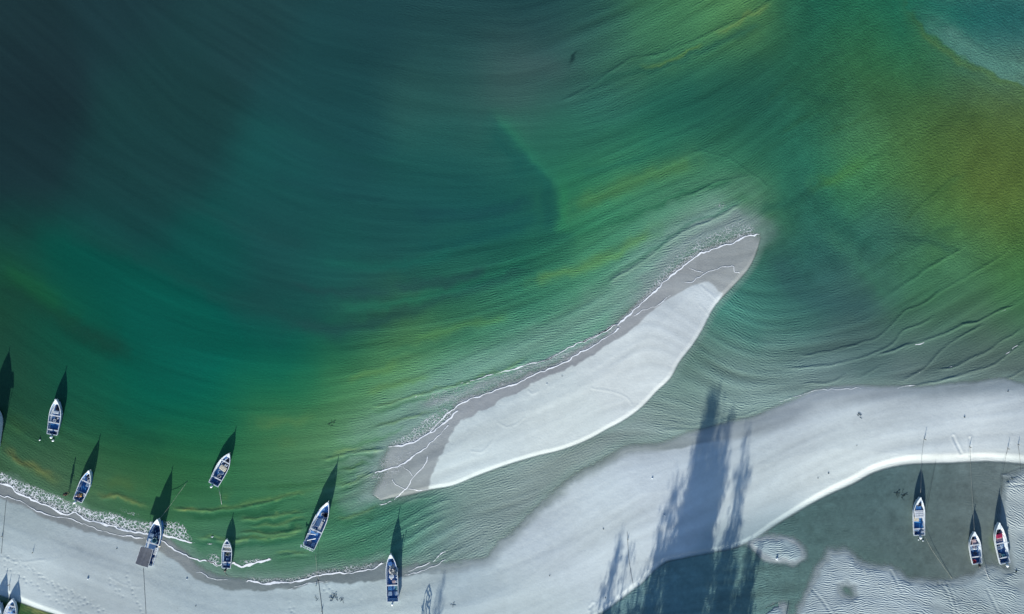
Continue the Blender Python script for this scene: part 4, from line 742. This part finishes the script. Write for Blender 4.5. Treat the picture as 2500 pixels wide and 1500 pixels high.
# ------------------------------------------------------------------ people
def person(name, label, joints, rad, head, loc, rz, shirt, trousers, hat, face=0.0):
    """joints: connected skeleton grown with a skin; clothes and hat are children of the body"""
    root = empty(name, loc, rz); tag(root, label, 'person', 'people by the crewed boat')
    J = dict(joints)
    bones = [('pel','wai'),('wai','che'),('che','nec'),('nec','hea'),('hea','top')]
    for s_ in 'lr': bones += [('che','sh'+s_),('sh'+s_,'el'+s_),('el'+s_,'wr'+s_),('wr'+s_,'pa'+s_),('pel','hi'+s_),('hi'+s_,'kn'+s_),('kn'+s_,'an'+s_),('an'+s_,'to'+s_)]
    RR = dict(pel=.13,wai=.12,che=.14,nec=.055,hea=.095,top=.07)
    for s_ in 'lr': RR.update({'sh'+s_:.065,'el'+s_:.045,'wr'+s_:.032,'pa'+s_:.035,'hi'+s_:.09,'kn'+s_:.06,'an'+s_:.042,'to'+s_:.035})
    for s_ in 'lr':
        w_, p_ = Vector(J['wr'+s_]), Vector(J['pa'+s_]); d = (p_ - w_).normalized(); side = d.orthogonal().normalized()
        for k in range(5):
            off = side * ((k - 1.5) * .02) if k < 4 else side * -.045
            ln = (.075,.085,.08,.06,.05)[k]; a = 'f%s%d' % (s_, k)
            J[a+'a'] = p_ + off + d * (.03 if k < 4 else 0); J[a+'b'] = J[a+'a'] + d * ln * .5 + Vector((0,0,-.008)); J[a+'c'] = J[a+'b'] + d * ln * .45 + Vector((0,0,-.02))
            for q in 'abc': RR[a+q] = .0095
            bones += [('pa'+s_,a+'a'),(a+'a',a+'b'),(a+'b',a+'c')]
    def skin(nm, keys, mat, scale, parent, sub=1):
        ks = [k for k in J if k in keys]; ix = {k: i for i, k in enumerate(ks)}
        me = bpy.data.meshes.new(nm); me.from_pydata([tuple(J[k]) for k in ks], [(ix[a], ix[b_]) for a, b_ in bones if a in ix and b_ in ix], [])
        o = bpy.data.objects.new(nm, me); COL.objects.link(o); o.parent = parent
        md = o.modifiers.new('skin', 'SKIN'); md.use_smooth_shade = True
        for k in ks: v = me.skin_vertices[0].data[ix[k]]; r_ = RR[k] * scale; v.radius = (r_, r_); v.use_root = (k == ks[0])
        o.modifiers.new('sub', 'SUBSURF').levels = sub; o.modifiers['sub'].render_levels = sub
        me.materials.append(mat); return o
    body = skin('body', set(J), SKIN, 1.0, root)
    skin('shirt', {'pel','wai','che','shl','shr','ell','elr'}, shirt, 1.13, root)
    skin('trousers', {'pel','hil','hir','knl','knr'}, trousers, 1.14, root)
    hp = Vector(J['hea']); tp = Vector(J['top'])
    MB().lathe(tp + Vector((0,0,.015)), [(.165,-.02),(.1,.0),(.095,.06),(.06,.1),(0,.11)] if hat[1] else [(.1,-.03),(.098,.03),(.06,.075),(0,.085)], 14).build('hat' if hat[1] else 'hair', hat[0], root, True)
    fz = MB(); f = Vector((0,1,0))
    for sx in (-1,1): fz.lathe(hp + Vector((sx*.033,.092,.01)), [(0,-.012),(.012,0),(0,.012)], 8)
    fz.tube([hp+Vector((0,.09,.0)), hp+Vector((0,.115,-.025))],[.01,.016],6); fz.tube([hp+Vector((-.028,.09,-.05)),hp+Vector((.028,.09,-.05))],.007,5)
    for sx in (-1,1): fz.lathe(hp + Vector((sx*.095,0,-.01)), [(0,-.03),(.018,0),(0,.03)], 8)
    fz.build('face', paint('face_features',(.1,.05,.035)), root)
    return root
STAND = dict(pel=(0,0,.92),wai=(0,.01,1.08),che=(0,.02,1.3),nec=(0,.03,1.48),hea=(0,.05,1.6),top=(0,.05,1.69),shl=(-.19,0,1.38),ell=(-.25,.05,1.12),wrl=(-.2,.24,.98),pal=(-.19,.31,.96),shr=(.19,0,1.38),elr=(.26,.04,1.12),wrr=(.24,.22,.96),par=(.23,.29,.94),
             hil=(-.1,0,.86),knl=(-.12,.03,.48),anl=(-.12,-.02,.08),tol=(-.13,.13,.04),hir=(.1,0,.86),knr=(.12,.05,.48),anr=(.13,.02,.08),tor=(.14,.17,.04))
SIT = dict(pel=(0,0,.5),wai=(0,.03,.66),che=(0,.08,.88),nec=(0,.13,1.05),hea=(0,.17,1.16),top=(0,.18,1.25),shl=(-.19,.07,.96),ell=(-.27,.2,.74),wrl=(-.15,.42,.66),pal=(-.12,.48,.65),shr=(.19,.07,.96),elr=(.28,.18,.74),wrr=(.17,.4,.64),par=(.14,.47,.62),
           hil=(-.1,.04,.46),knl=(-.15,.45,.5),anl=(-.14,.42,.08),tol=(-.15,.57,.05),hir=(.1,.04,.46),knr=(.15,.45,.5),anr=(.15,.4,.08),tor=(.16,.55,.05))
person('person', 'person wading in dark clothes beside the foam, left of the crewed boat', STAND, None, None, unproj(169,1203,-.12), R(-60), NAVY, NAVY, (ROPED, False))
person('person', 'person in yellow sitting at the stern of the crewed boat', SIT, None, None, b2.at(.24,.28), b2.rz + R(160), YELL, NAVY, (NAVY, False))
person('person', 'person in dark clothes and pale hat sitting left of the one in yellow', SIT, None, None, b2.at(.225,-.22), b2.rz + R(-170), DEEP, NAVY, (paint('pale_hat',(.42,.36,.42)), True))

# ------------------------------------------------------------------ ropes, stakes and litter on the sands
rope([(386,1273),(416,1233),(458,1175)], 'long yellowish rope from the canopied boat bow out into green water', ROPE, .02, 1.4, .02, .1)
rope([(532,1188),(537,1206),(541,1232)], 'pale stern rope of the cream-lidded boat running down into water', NET, .026, .5, .0, .05)
rope([(769,1345),(771,1362),(775,1402),(778,1415)], 'pale stern rope of the long blue boat leading to the foam', ROPE, .02, .6, .05, .1)
rope([(777,1414),(780,1440),(784,1470),(788,1510)], 'dark rope lying down the beach below the long blue boat', ROPED, .032)
rope([(2247.6,1204),(2249,1165),(2250,1125),(2254,1085),(2257,1066)], 'bow rope of the leftmost pool boat running to a beach stake', ROPE, .016, 1.25, .3, .2)
rope([(2257,1308),(2270,1334),(2290,1365),(2325,1414)], 'stern rope of the leftmost pool boat slanting to the rippled flat', ROPE, .016, .55, .06, .06)
rope([(2259,1264),(2270,1205),(2285,1127)], 'dark rope slanting up right of the leftmost pool boat', ROPED, .02, .55, .2, .1)
rope([(2379,1299),(2375,1235),(2371,1165),(2368,1088)], 'bow rope of the red-basket boat running up to the beach', ROPE, .016, .95, .3, .15)
rope([(2399,1378),(2406,1395),(2416,1416)], 'stern rope of the red-basket boat ending on the rippled sand', NET, .023, .5, .08, .05)
rope([(2441,1276),(2444,1210),(2450,1145),(2461,1092)], 'thin dark bow rope of the crimson-box boat up to a stake', ROPED, .018, 1.15, .3, .15)
rope([(2485,1085),(2489,1110),(2492,1150)], 'dark rope at the far right edge crossing the pale scarp', ROPED, .018)
rope([(350,1388),(353,1440),(356,1492),(357,1520)], 'thin dark rope trailing down the beach from the canopied boat', ROPED, .02)
rope([(15,1222),(9,1285),(3,1352)], 'thin dark rope on the left beach near the picture edge', ROPED, .02)
rope([(1531,1300),(1536,1370),(1546,1430)], 'thin dark rope in the tree shade on the pale beach', ROPED, .02)
rope([(24,1428),(23,1450),(26,1466)], 'short dark rope from the corner boat up to a stick', ROPED, .02)
rope([(540,1388),(548,1398),(556,1408)], 'short pale rope on wet sand below the foam-line boat', ROPE, .018)
def stake(px, py, h_, label, lean=(0, 0), r=.05):
    g = max(zat(px, py), -.1); p = unproj(px, py, g); o = empty('mooring_stake', p); tag(o, label, 'stake', 'wooden stakes in the sand')
    MB().tube([(0, 0, -.2), (lean[0] * .5, lean[1] * .5, h_ * .5), (lean[0], lean[1], h_)], [r, r * .9, r * .7], 7).build('post', WOOD, o)
    MB().tube([(.06 * math.cos(k), .06 * math.sin(k), h_ * .25 + .01 * k) for k in range(14)], .018, 5).build('rope_wrap', ROPE, o)
stake(2257,1073,.55,'wooden stake on the beach above the leftmost pool boat'); stake(2367,1092,.45,'wooden stake on the beach above the red-basket boat',(.05,0)); stake(2460,1096,.5,'wooden stake on the beach above the crimson-box boat',(.06,.02)); stake(2486,1086,.35,'wooden stake farthest right on the pale beach')
stake(23,1428,.5,'thin stick planted in the beach above the corner boat',(.02,.05),.04); stake(772,1430,.3,'short stake at the wet edge below the long blue boat'); stake(786,1492,.3,'short stake low on the beach below the long blue boat'); stake(1918,1512,.9,'unseen stake below the picture, added for its thin shadow in the pool',(-.03,0),.07)  # last stake is out of view, added for its shadow
stake(5,1310,.25,'small peg on the left beach beside the thin rope'); stake(1533,1318,.3,'small peg in the shaded beach by a thin rope'); stake(80,1350,.3,'bent stick standing alone on the left beach',(.1,.12),.04)
def litter(px, py, r, mat, label, name, cat, seed, dark=False):
    rr = random.Random(seed); bm = bmesh.new(); bmesh.ops.create_icosphere(bm, subdivisions=2, radius=1.0)
    for v in bm.verts:
        k = r * (1 + rr.uniform(-.35, .3)); v.co = Vector((v.co.x * k * 1.3, v.co.y * k * .9, max(-.2 * r, v.co.z * k * .8)))
    me = bpy.data.meshes.new(name); bm.to_mesh(me); bm.free(); me.materials.append(mat)
    o = bpy.data.objects.new(name, me); COL.objects.link(o); o.location = unproj(px, py, max(zat(px, py), 0) + r * .2); o.rotation_euler = (0, 0, rr.uniform(0, 6)); return tag(o, label, cat, 'bits washed up on the sands')
LT = [(215,1413,.24,WHITE,'white scrap on the left beach among the footprints'),(1593,1168,.2,WHITE,'white scrap on the pale beach left of the big tree shadow'),(1622,1259,.24,WHITE,'white scrap at the left edge of the big tree shadow'),(1897,1365,.34,WHITE,'largest white scrap, at the foot of the small rippled patch'),
      (1335,938,.12,WHITE,'tiny white scrap on the middle of the sandbar'),(456,1414,.16,WHITE,'white scrap on the beach near the wet sand edge'),(519,1311,.2,WHITE,'white scrap drifting left of the foam-line boat bow'),(516,1311,.13,WHITE,'smallest white scrap drifting left of the foam-line boat bow')]
for k, (x, y, r_, m_, lb) in enumerate(LT): litter(x, y, r_ * .62, m_, lb, 'litter_scrap', 'litter', 100 + k)
LD = [(1473,1292,.14,'dark scrap on the pale beach above the shaded rope'),(2355,1019,.16,'dark scrap on the right beach below the wet band'),(2461,956,.14,'dark scrap on the right wet sand near the waterline'),(2023,1156,.16,'dark scrap on the broad pale beach, larger of a pair'),(1997,1168,.11,'dark scrap on the broad pale beach, smaller of a pair'),(285,1340,.12,'dark scrap on the damp sand left of the canopied boat'),(478,1480,.12,'dark scrap low on the left beach by the bottom edge'),(2092,1088,.1,'tiny dark scrap at the middle of the right beach'),(1478,1460,.12,'dark scrap on the sand just above the scarp'),(1342,1406,.13,'dark scrap on the beach left of the tree shade'),(1372,919,.1,'tiny dark scrap near the middle of the sandbar'),(2481,1396,.24,'dark lump on the rippled sand right of the crimson-box boat')]
for k, (x, y, r_, lb) in enumerate(LD): litter(x, y, r_ * .6, PATINA, lb, 'driftwood_scrap', 'driftwood', 200 + k)
def weed(px, py, r, n, label, seed):
    rr = random.Random(seed); m = MB()
    for k in range(n):
        a = rr.uniform(0, 6.28); x, y = rr.gauss(0, r * .4), rr.gauss(0, r * .4); pts = []
        for i in range(6): pts.append((x, y, .01 + rr.uniform(0, .015))); a += rr.uniform(-.7, .7); x += math.cos(a) * r * .16; y += math.sin(a) * r * .16
        m.tube(pts, .018, 4)
    o = m.build('seaweed', PATINA); o.location = unproj(px, py, max(zat(px, py), 0) + .01); tag(o, label, 'seaweed', 'clumps of seaweed and twigs')
weed(2196,1209,1.0,14,'loose seaweed tangle in the grey pool left of the tarpaulin boat',1); weed(812,1458,.9,12,'twiggy seaweed clump on the beach below the long blue boat',2); weed(835,1465,.6,6,'sparse twigs on the beach right of the seaweed clump',3); weed(2096,1014,.5,10,'small twiggy clump on the upper right beach',4); weed(1107,1476,.4,6,'faint twig clump on the beach beside the small tree shade',5); weed(773,1462,.4,5,'little twig clump touching the beach rope',6); weed(813,1036,.6,6,'dark weed patch in the green water above the long blue boat',7); weed(2468,1222-50,.6,6,'weed patch at the right edge of the grey pool',8)

# unseen lattice frame, poles shaped for the shadow they cast, and the casuarina trees on the land below the picture: only their shadows reach into it
def shadow_base(px, py, h_): return px - .68 * h_ / S, py + 3.63 * h_ / S
fx, fy = 1037, 1562
def lat(px, py):
    h_ = (fy - py) * S / 3.63; gx = px - .68 * h_ / S; return Vector(((gx - 1250) * S, (750 - fy) * S, max(0, h_) + .35))
fr = empty('lattice_frame', ((fx - 1250) * S, (750 - fy) * S, .3)); tag(fr, 'unseen lattice frame below the picture, shaped for the shadow it casts', 'frame')
q = MB()
for ln in ([(1045,1443),(1036,1460),(1030,1490),(1027,1530),(1025,1562)],[(1045,1443),(1050,1458),(1052,1464),(1049,1480),(1047,1500),(1045,1562)],[(1040,1455),(1043,1462),(1048,1469),(1043,1479),(1040,1484),(1047,1494),(1048,1510)],[(1049,1466),(1044,1474),(1043,1480)],[(1050,1475),(1044,1482),(1040,1492),(1038,1562)],[(1043,1461),(1040,1468),(1039,1477),(1042,1483)],[(1047,1452),(1043,1461)],[(1034,1475),(1032,1495),(1031,1562)],[(1038,1482),(1036,1500),(1034,1562)],[(1028,1488),(1033,1500),(1030,1520)]):
    q.tube([lat(*p) - fr.location for p in ln], .07, 5)
q.build('lattice', WOOD, fr)
def tree_meshes(seed, h_, w_, dens):
    """casuarina: tapered trunk with limbs, crown of many drooping needle sprays"""
    dens *= .5
    rr = random.Random(seed); tk = MB(); lv = []; lf = []
    tp = [Vector((0, 0, -.3))]
    for i in range(1, 9): tp.append(Vector((rr.uniform(-.12, .12) * i * .4, rr.uniform(-.12, .12) * i * .4, h_ * i / 8 * .97)))
    tk.tube(tp, [.26 * h_ / 16 * (1 - .9 * i / 8) + .02 for i in range(9)], 8)
    for k in range(int(46 * h_ / 16)):
        f = rr.uniform(.22, .97); i = f * 8; i0 = min(7, int(i)); base = tp[i0].lerp(tp[i0 + 1], i - i0); a = rr.uniform(0, 6.28)
        prof = (min(1, (f - .15) / .3) * (1 - f) ** .62 * 1.25 + .04); ln = w_ * prof * rr.uniform(.35, 1.5); up_ = rr.uniform(.35, .95)
        pts = [base + Vector((math.cos(a), math.sin(a), 0)) * ln * t + Vector((0, 0, up_ * ln * t * (1 - .3 * t))) for t in (0, .35, .7, 1)]
        tk.tube(pts, [.06, .045, .03, .015], 5)
        for j in range(int(dens * (ln + .5))):
            t = rr.uniform(.2, 1.05); p = pts[0].lerp(pts[3], t) + Vector((rr.gauss(0, .38), rr.gauss(0, .38), rr.gauss(0, .4)))
            l2 = rr.uniform(.35, .8); d = Vector((math.cos(a) * .4 + rr.uniform(-.5, .5), math.sin(a) * .4 + rr.uniform(-.5, .5), rr.uniform(-.9, .35))).normalized(); s_ = d.orthogonal().normalized(); s_.rotate(Matrix.Rotation(rr.uniform(0, 3.14), 3, d)); s_ *= rr.uniform(.05, .11)
            o = len(lv); lv += [p - s_ * .5, p + d * l2 * .5 - s_, p + d * l2, p + d * l2 * .5 + s_]; lf.append((o, o + 1, o + 2, o + 3))
    return tk, lv, lf
LEAF = paint('needles', (.035, .07, .035), .8, .3, 1.2); BARK = paint('bark', (.13, .1, .08), .95, .3, 4)
TREES = [(1754,932,17.5,2.6,80),(1722,1004,16,1.7,60),(1790,978,16.5,1.5,55),(1828,1030,16,1.3,60),(1762,1010,16,2.6,80),(1822,1118,15,1.7,60),(1700,1112,15,1.7,60),(1735,1090,15,2.2,70),(1775,1120,15,2.0,66),(1812,1205,14,1.6,60),(1704,1195,14,1.5,55),(1658,1132,14.5,1.1,56),(1672,1236,13.5,1.5,52),
(1628,1214,13.5,1.0,46),(1745,1190,14,1.9,60),(1790,1262,13,1.6,52),(1642,1268,13,1.5,50),(1704,1268,13,1.7,50),(1620,1300,12.5,1.2,44),(1522,1258,12.5,1.0,42),(1545,1300,12,1.3,44),(1508,1318,12,1.2,44),(1480,1404,11,1.3,44),(1578,1350,12,1.1,40),(1085,1396,14,1.5,100),
(1850,1352,11.5,1.3,90),(1828,1362,12,2.0,110),(1796,1385,11.5,2.0,100),(1740,1330,12,1.9,70),(1680,1350,11.5,2.0,66),(1640,1385,11,2.0,66),(1590,1420,10.5,2.0,66),(1545,1440,10,2.0,66),(1720,1400,11,2.4,80),(1505,1462,9.5,1.6,60),(1770,1420,11,2.0,80)]
for k, (px, py, h_, w_, dn) in enumerate(TREES):
    bx, by = shadow_base(px, py, h_ + .8); tk, lv, lf = tree_meshes(300 + k, h_, w_, dn * (1.5 if k in (0, 4, 7) else .95 if k in (25, 26, 27) else .4 if k in (3, 5, 9) else .72 if k < 20 else .32))
    e = empty('casuarina_tree', ((bx - 1250) * S, (750 - by) * S, zat(bx, by))); tag(e, 'casuarina tree on the bank just below the picture, seen only by its shadow', 'tree', 'casuarina trees on the bank below the picture')
    tk.build('trunk', BARK, e); MB().add(lv, lf).build('crown', LEAF, e)

# ------------------------------------------------------------------ foam: thin ribbons along the swash and lace behind them
def foam_materials():
    m1, t, b = nodes('foam_ribbon'); b.inputs['Base Color'].default_value = (.74, .78, .8, 1); b.inputs['Roughness'].default_value = .9
    geo = t.nodes.new('ShaderNodeNewGeometry'); n = t.nodes.new('ShaderNodeTexNoise'); n.inputs['Scale'].default_value = 2.2; n.inputs['Detail'].default_value = 4
    t.links.new(geo.outputs['Position'], n.inputs['Vector'])
    a = math_(t, 'MULTIPLY', math_(t, 'SUBTRACT', math_(t, 'ADD', n.outputs['Fac'], math_(t, 'MULTIPLY', attr(t, 'fade').outputs['Fac'], .75)), .62), 6.0); a.node.use_clamp = True
    t.links.new(a, b.inputs['Alpha'])
    m2, t, b = nodes('foam_lace'); b.inputs['Base Color'].default_value = (.6, .64, .66, 1); b.inputs['Roughness'].default_value = .9
    geo = t.nodes.new('ShaderNodeNewGeometry'); n = t.nodes.new('ShaderNodeTexNoise'); n.inputs['Scale'].default_value = 1.6; n.inputs['Detail'].default_value = 3
    t.links.new(geo.outputs['Position'], n.inputs['Vector'])
    ad = t.nodes.new('ShaderNodeVectorMath'); ad.operation = 'MULTIPLY_ADD'; ad.inputs[1].default_value = (.9, .9, .9); t.links.new(n.outputs['Color'], ad.inputs[0]); t.links.new(geo.outputs['Position'], ad.inputs[2])
    v = t.nodes.new('ShaderNodeTexVoronoi'); v.feature = 'DISTANCE_TO_EDGE'; v.inputs['Scale'].default_value = 2.0; t.links.new(ad.outputs[0], v.inputs['Vector'])
    n2 = t.nodes.new('ShaderNodeTexNoise'); n2.inputs['Scale'].default_value = .7; n2.inputs['Detail'].default_value = 4; t.links.new(geo.outputs['Position'], n2.inputs['Vector'])
    th = math_(t, 'MULTIPLY', math_(t, 'MULTIPLY', attr(t, 'fade').outputs['Fac'], n2.outputs['Fac']), .2)
    a = math_(t, 'MULTIPLY', math_(t, 'SUBTRACT', th, v.outputs['Distance']), 14.0); a.node.use_clamp = True
    t.links.new(a, b.inputs['Alpha'])
    return m1, m2
fv, ff, fm, fa = [], [], [], []
def zfoam(x, y): return max(zat(x, y), 0) + .02
def ribbon(line, wpx, seed, off=0.0, gap=.3):
    P = catmull(line, 4.0); rr = np.random.default_rng(seed); n = len(P)
    P = P + np.column_stack([vnoise(P[:, 0], P[:, 1], 10, 400), vnoise(P[:, 0], P[:, 1], 10, 401)]) * 1.5 + np.column_stack([vnoise(P[:, 0], P[:, 1], 34, 2), vnoise(P[:, 0], P[:, 1], 34, 4)]) * -1.2
    wv = wpx * .66 * np.clip(1 + .45 * vnoise(P[:, 0], P[:, 1], 16, 402 + seed), .25, 2); o = len(fv)
    end = np.minimum(1, np.minimum(np.arange(n), n - 1 - np.arange(n)) / 6.0)
    for i in range(n):
        d = P[min(n - 1, i + 1)] - P[max(0, i - 1)]; nn = np.array([-d[1], d[0]]) / (np.hypot(*d) + 1e-6)
        for j, s_ in enumerate((-1, -.3, .3, 1)):
            x, y = P[i] + nn * s_ * wv[i] * .62; p = unproj(x, y, zfoam(x, y) + .012); fv.append(tuple(p)); fa.append((1.0 if abs(s_) < .5 else .0) * (1 - gap * .5) * (.3 + .7 * end[i]))
    for i in range(n - 1):
        for j in range(3): a = o + i * 4 + j; ff.append((a, a + 1, a + 5, a + 4)); fm.append(0)
def lace(top, bot, dens, fadetop=.35, n=9):
    def res(line, m):
        P = catmull(line, 3.0); s_ = np.concatenate([[0], np.cumsum(np.hypot(*np.diff(P, axis=0).T))]); q = np.linspace(0, s_[-1], m); return np.column_stack([np.interp(q, s_, P[:, 0]), np.interp(q, s_, P[:, 1])])
    m = max(12, int(np.hypot(*(np.array(top[-1]) - np.array(top[0]))) / 6)); A, B = res(top, m), res(bot, m); o = len(fv)
    for i in range(m):
        for j in range(n):
            f = j / (n - 1); x, y = A[i] * (1 - f) + B[i] * f; fv.append(tuple(unproj(x, y, zfoam(x, y)))); e = min(1, min(i, m - 1 - i) / 4)
            fa.append(dens * smooth(0, fadetop, f) * e * (1 - .5 * smooth(.93, 1, f)))
    for i in range(m - 1):
        for j in range(n - 1): a = o + i * n + j; ff.append((a, a + 1, a + n + 1, a + n)); fm.append(1)
FRONT = [(-20,1172),(0,1181),(27,1189),(49,1208),(108,1232),(156,1255),(186,1251),(205,1267),(243,1277),(296,1293),(350,1303),(396,1308),(431,1316),(458,1323),(473,1322)]
SECOND = [(-20,1202),(0,1208),(40,1220),(70,1237),(102,1251),(135,1262),(167,1264),(194,1275),(243,1294),(291,1306),(337,1314),(353,1313)]
THIRD = [(392,1318),(410,1332),(431,1345),(458,1359),(485,1367),(505,1371),(530,1379),(541,1379)]
OUTER_W = [(1014,968),(1089,948),(1163,928),(1264,898),(1338,876),(1432,830),(1493,800),(1517,790)]
OUTER_E = [(1505,797),(1557,752),(1598,711),(1634,679),(1687,634),(1719,616),(1772,600),(1808,582),(1854,574)]
INNER = [(1050,1052),(1089,1012),(1136,982),(1183,962),(1237,943),(1277,930),(1338,903),(1385,881),(1439,850),(1493,817),(1515,798)]
LA = [(950,1093),(1011,1078),(1048,1058),(1089,1029),(1122,999)]; LB_ = [(915,1157),(950,1144),(984,1132),(1001,1120),(1035,1096),(1068,1066),(1095,1037)]; LC = [(960,1218),(994,1191),(1008,1164),(1038,1133),(1046,1113)]
LOW = [(600,1420),(650,1424),(700,1422),(740,1418),(775,1406),(808,1402),(851,1399),(902,1390),(934,1375)]
for i, (ln, wpx, gap) in enumerate([(FRONT,5.2,.15),(SECOND,2.6,.5),(THIRD,3.4,.3),([(503,1370),(520,1376),(540,1381)],7,.1),([(566,1377),(584,1383),(600,1381),(612,1378),(640,1372),(662,1369)],8,.1),(LOW,5,.15),([(935,1376),(950,1372)],3,.3),
    (OUTER_W,3,.55),([(1420,836),(1455,819),(1495,800),(1517,789)],5,.1),([(1310,886),(1340,875),(1362,864)],4,.2),(OUTER_E,4,.25),(INNER,3.2,.3),(LA,4.2,.2),(LB_,3.4,.25),(LC,2.6,.4),([(984,1132),(996,1148),(1008,1162)],2.2,.5),([(950,1168),(975,1188),(1010,1196),(1045,1198)],1.8,.7),
    ([(1662,687),(1687,690),(1721,667),(1751,657),(1786,651),(1794,665),(1806,667)],2.4,.4),([(1679,651),(1700,661),(1721,667)],1.8,.6),([(1540,775),(1575,758),(1610,742),(1640,720)],1.6,.8),([(479,1398),(496,1400),(510,1410),(533,1417),(561,1416)],2.2,.5),([(700,1438),(727,1434),(754,1425),(808,1419)],1.6,.9),
    ([(2230,841),(2248,838),(2256,834)],3.5,.2),([(2232,914),(2246,909)],3,.3),([(2310,900),(2325,896),(2338,894)],3,.4),([(2440,763),(2460,757)],2.4,.5),([(2455,865),(2475,852),(2500,838)],2,.6),([(1900,980),(1944,969),(1994,953),(2045,951),(2102,948)],1.4,.9),([(2190,948),(2240,941),(2290,932),(2330,921)],2,.7),([(1934,900),(2001,895),(2068,885)],1.8,.8),
    ([(925,1232),(940,1228),(955,1226)],2.4,.5),([(990,1399),(1030,1383),(1062,1366),(1090,1345)],2.2,.6),([(986,1407),(1020,1399),(1056,1386),(1090,1366)],1.8,.7),([(505,1328),(515,1328),(524,1326)],2.4,.4)]): ribbon(ln, wpx, i, gap=gap)
lace([(-20,1142),(0,1148),(35,1167),(81,1181),(113,1197),(145,1208),(167,1221),(202,1235),(229,1245),(270,1248),(296,1256),(323,1267),(358,1272),(404,1270),(442,1275),(458,1296),(472,1316)], FRONT, 1.0, .2)
lace([(1509,784),(1557,730),(1594,682),(1630,634),(1666,600),(1719,568),(1767,540),(1816,531),(1842,548),(1855,570)], OUTER_E, .62, .45)
lace(OUTER_W, [(1060,1030),(1089,1004),(1136,982),(1237,943),(1338,903),(1439,850),(1513,800)], .42, .1)
lace([(935,1088),(985,1060),(1030,1022),(1060,1000),(1100,985)], LA, .75, .3); lace([(890,1180),(900,1150),(930,1110),(955,1098)], [(925,1215),(955,1180),(990,1135),(1040,1088)], .45, .25)
lace([(500,1355),(515,1350),(530,1352),(540,1362)], [(500,1369),(515,1373),(530,1378),(541,1380)], .95, .2); lace([(575,1362),(600,1364),(630,1362),(655,1364)], [(575,1379),(600,1381),(630,1374),(660,1369)], .8, .4)
lace([(590,1402),(640,1405),(690,1408),(735,1400),(775,1390),(830,1378),(880,1372),(920,1372)], LOW, .62, .5); lace([(285,1235),(320,1248),(350,1256)], [(285,1248),(320,1258),(350,1266)], .5, .3); lace([(1738,492),(1760,488),(1775,495)], [(1742,518),(1762,512),(1778,508)], .5, .4)
me = bpy.data.meshes.new('sea_foam'); me.from_pydata(fv, [], ff); at_ = me.attributes.new('fade', 'FLOAT', 'POINT'); at_.data.foreach_set('value', np.array(fa, np.float32))
for m_ in foam_materials(): me.materials.append(m_)
me.polygons.foreach_set('material_index', fm); fo = bpy.data.objects.new('sea_foam', me); COL.objects.link(fo); tag(fo, 'white lace and lines of foam along the sandbar and beach', 'foam', kind='stuff')
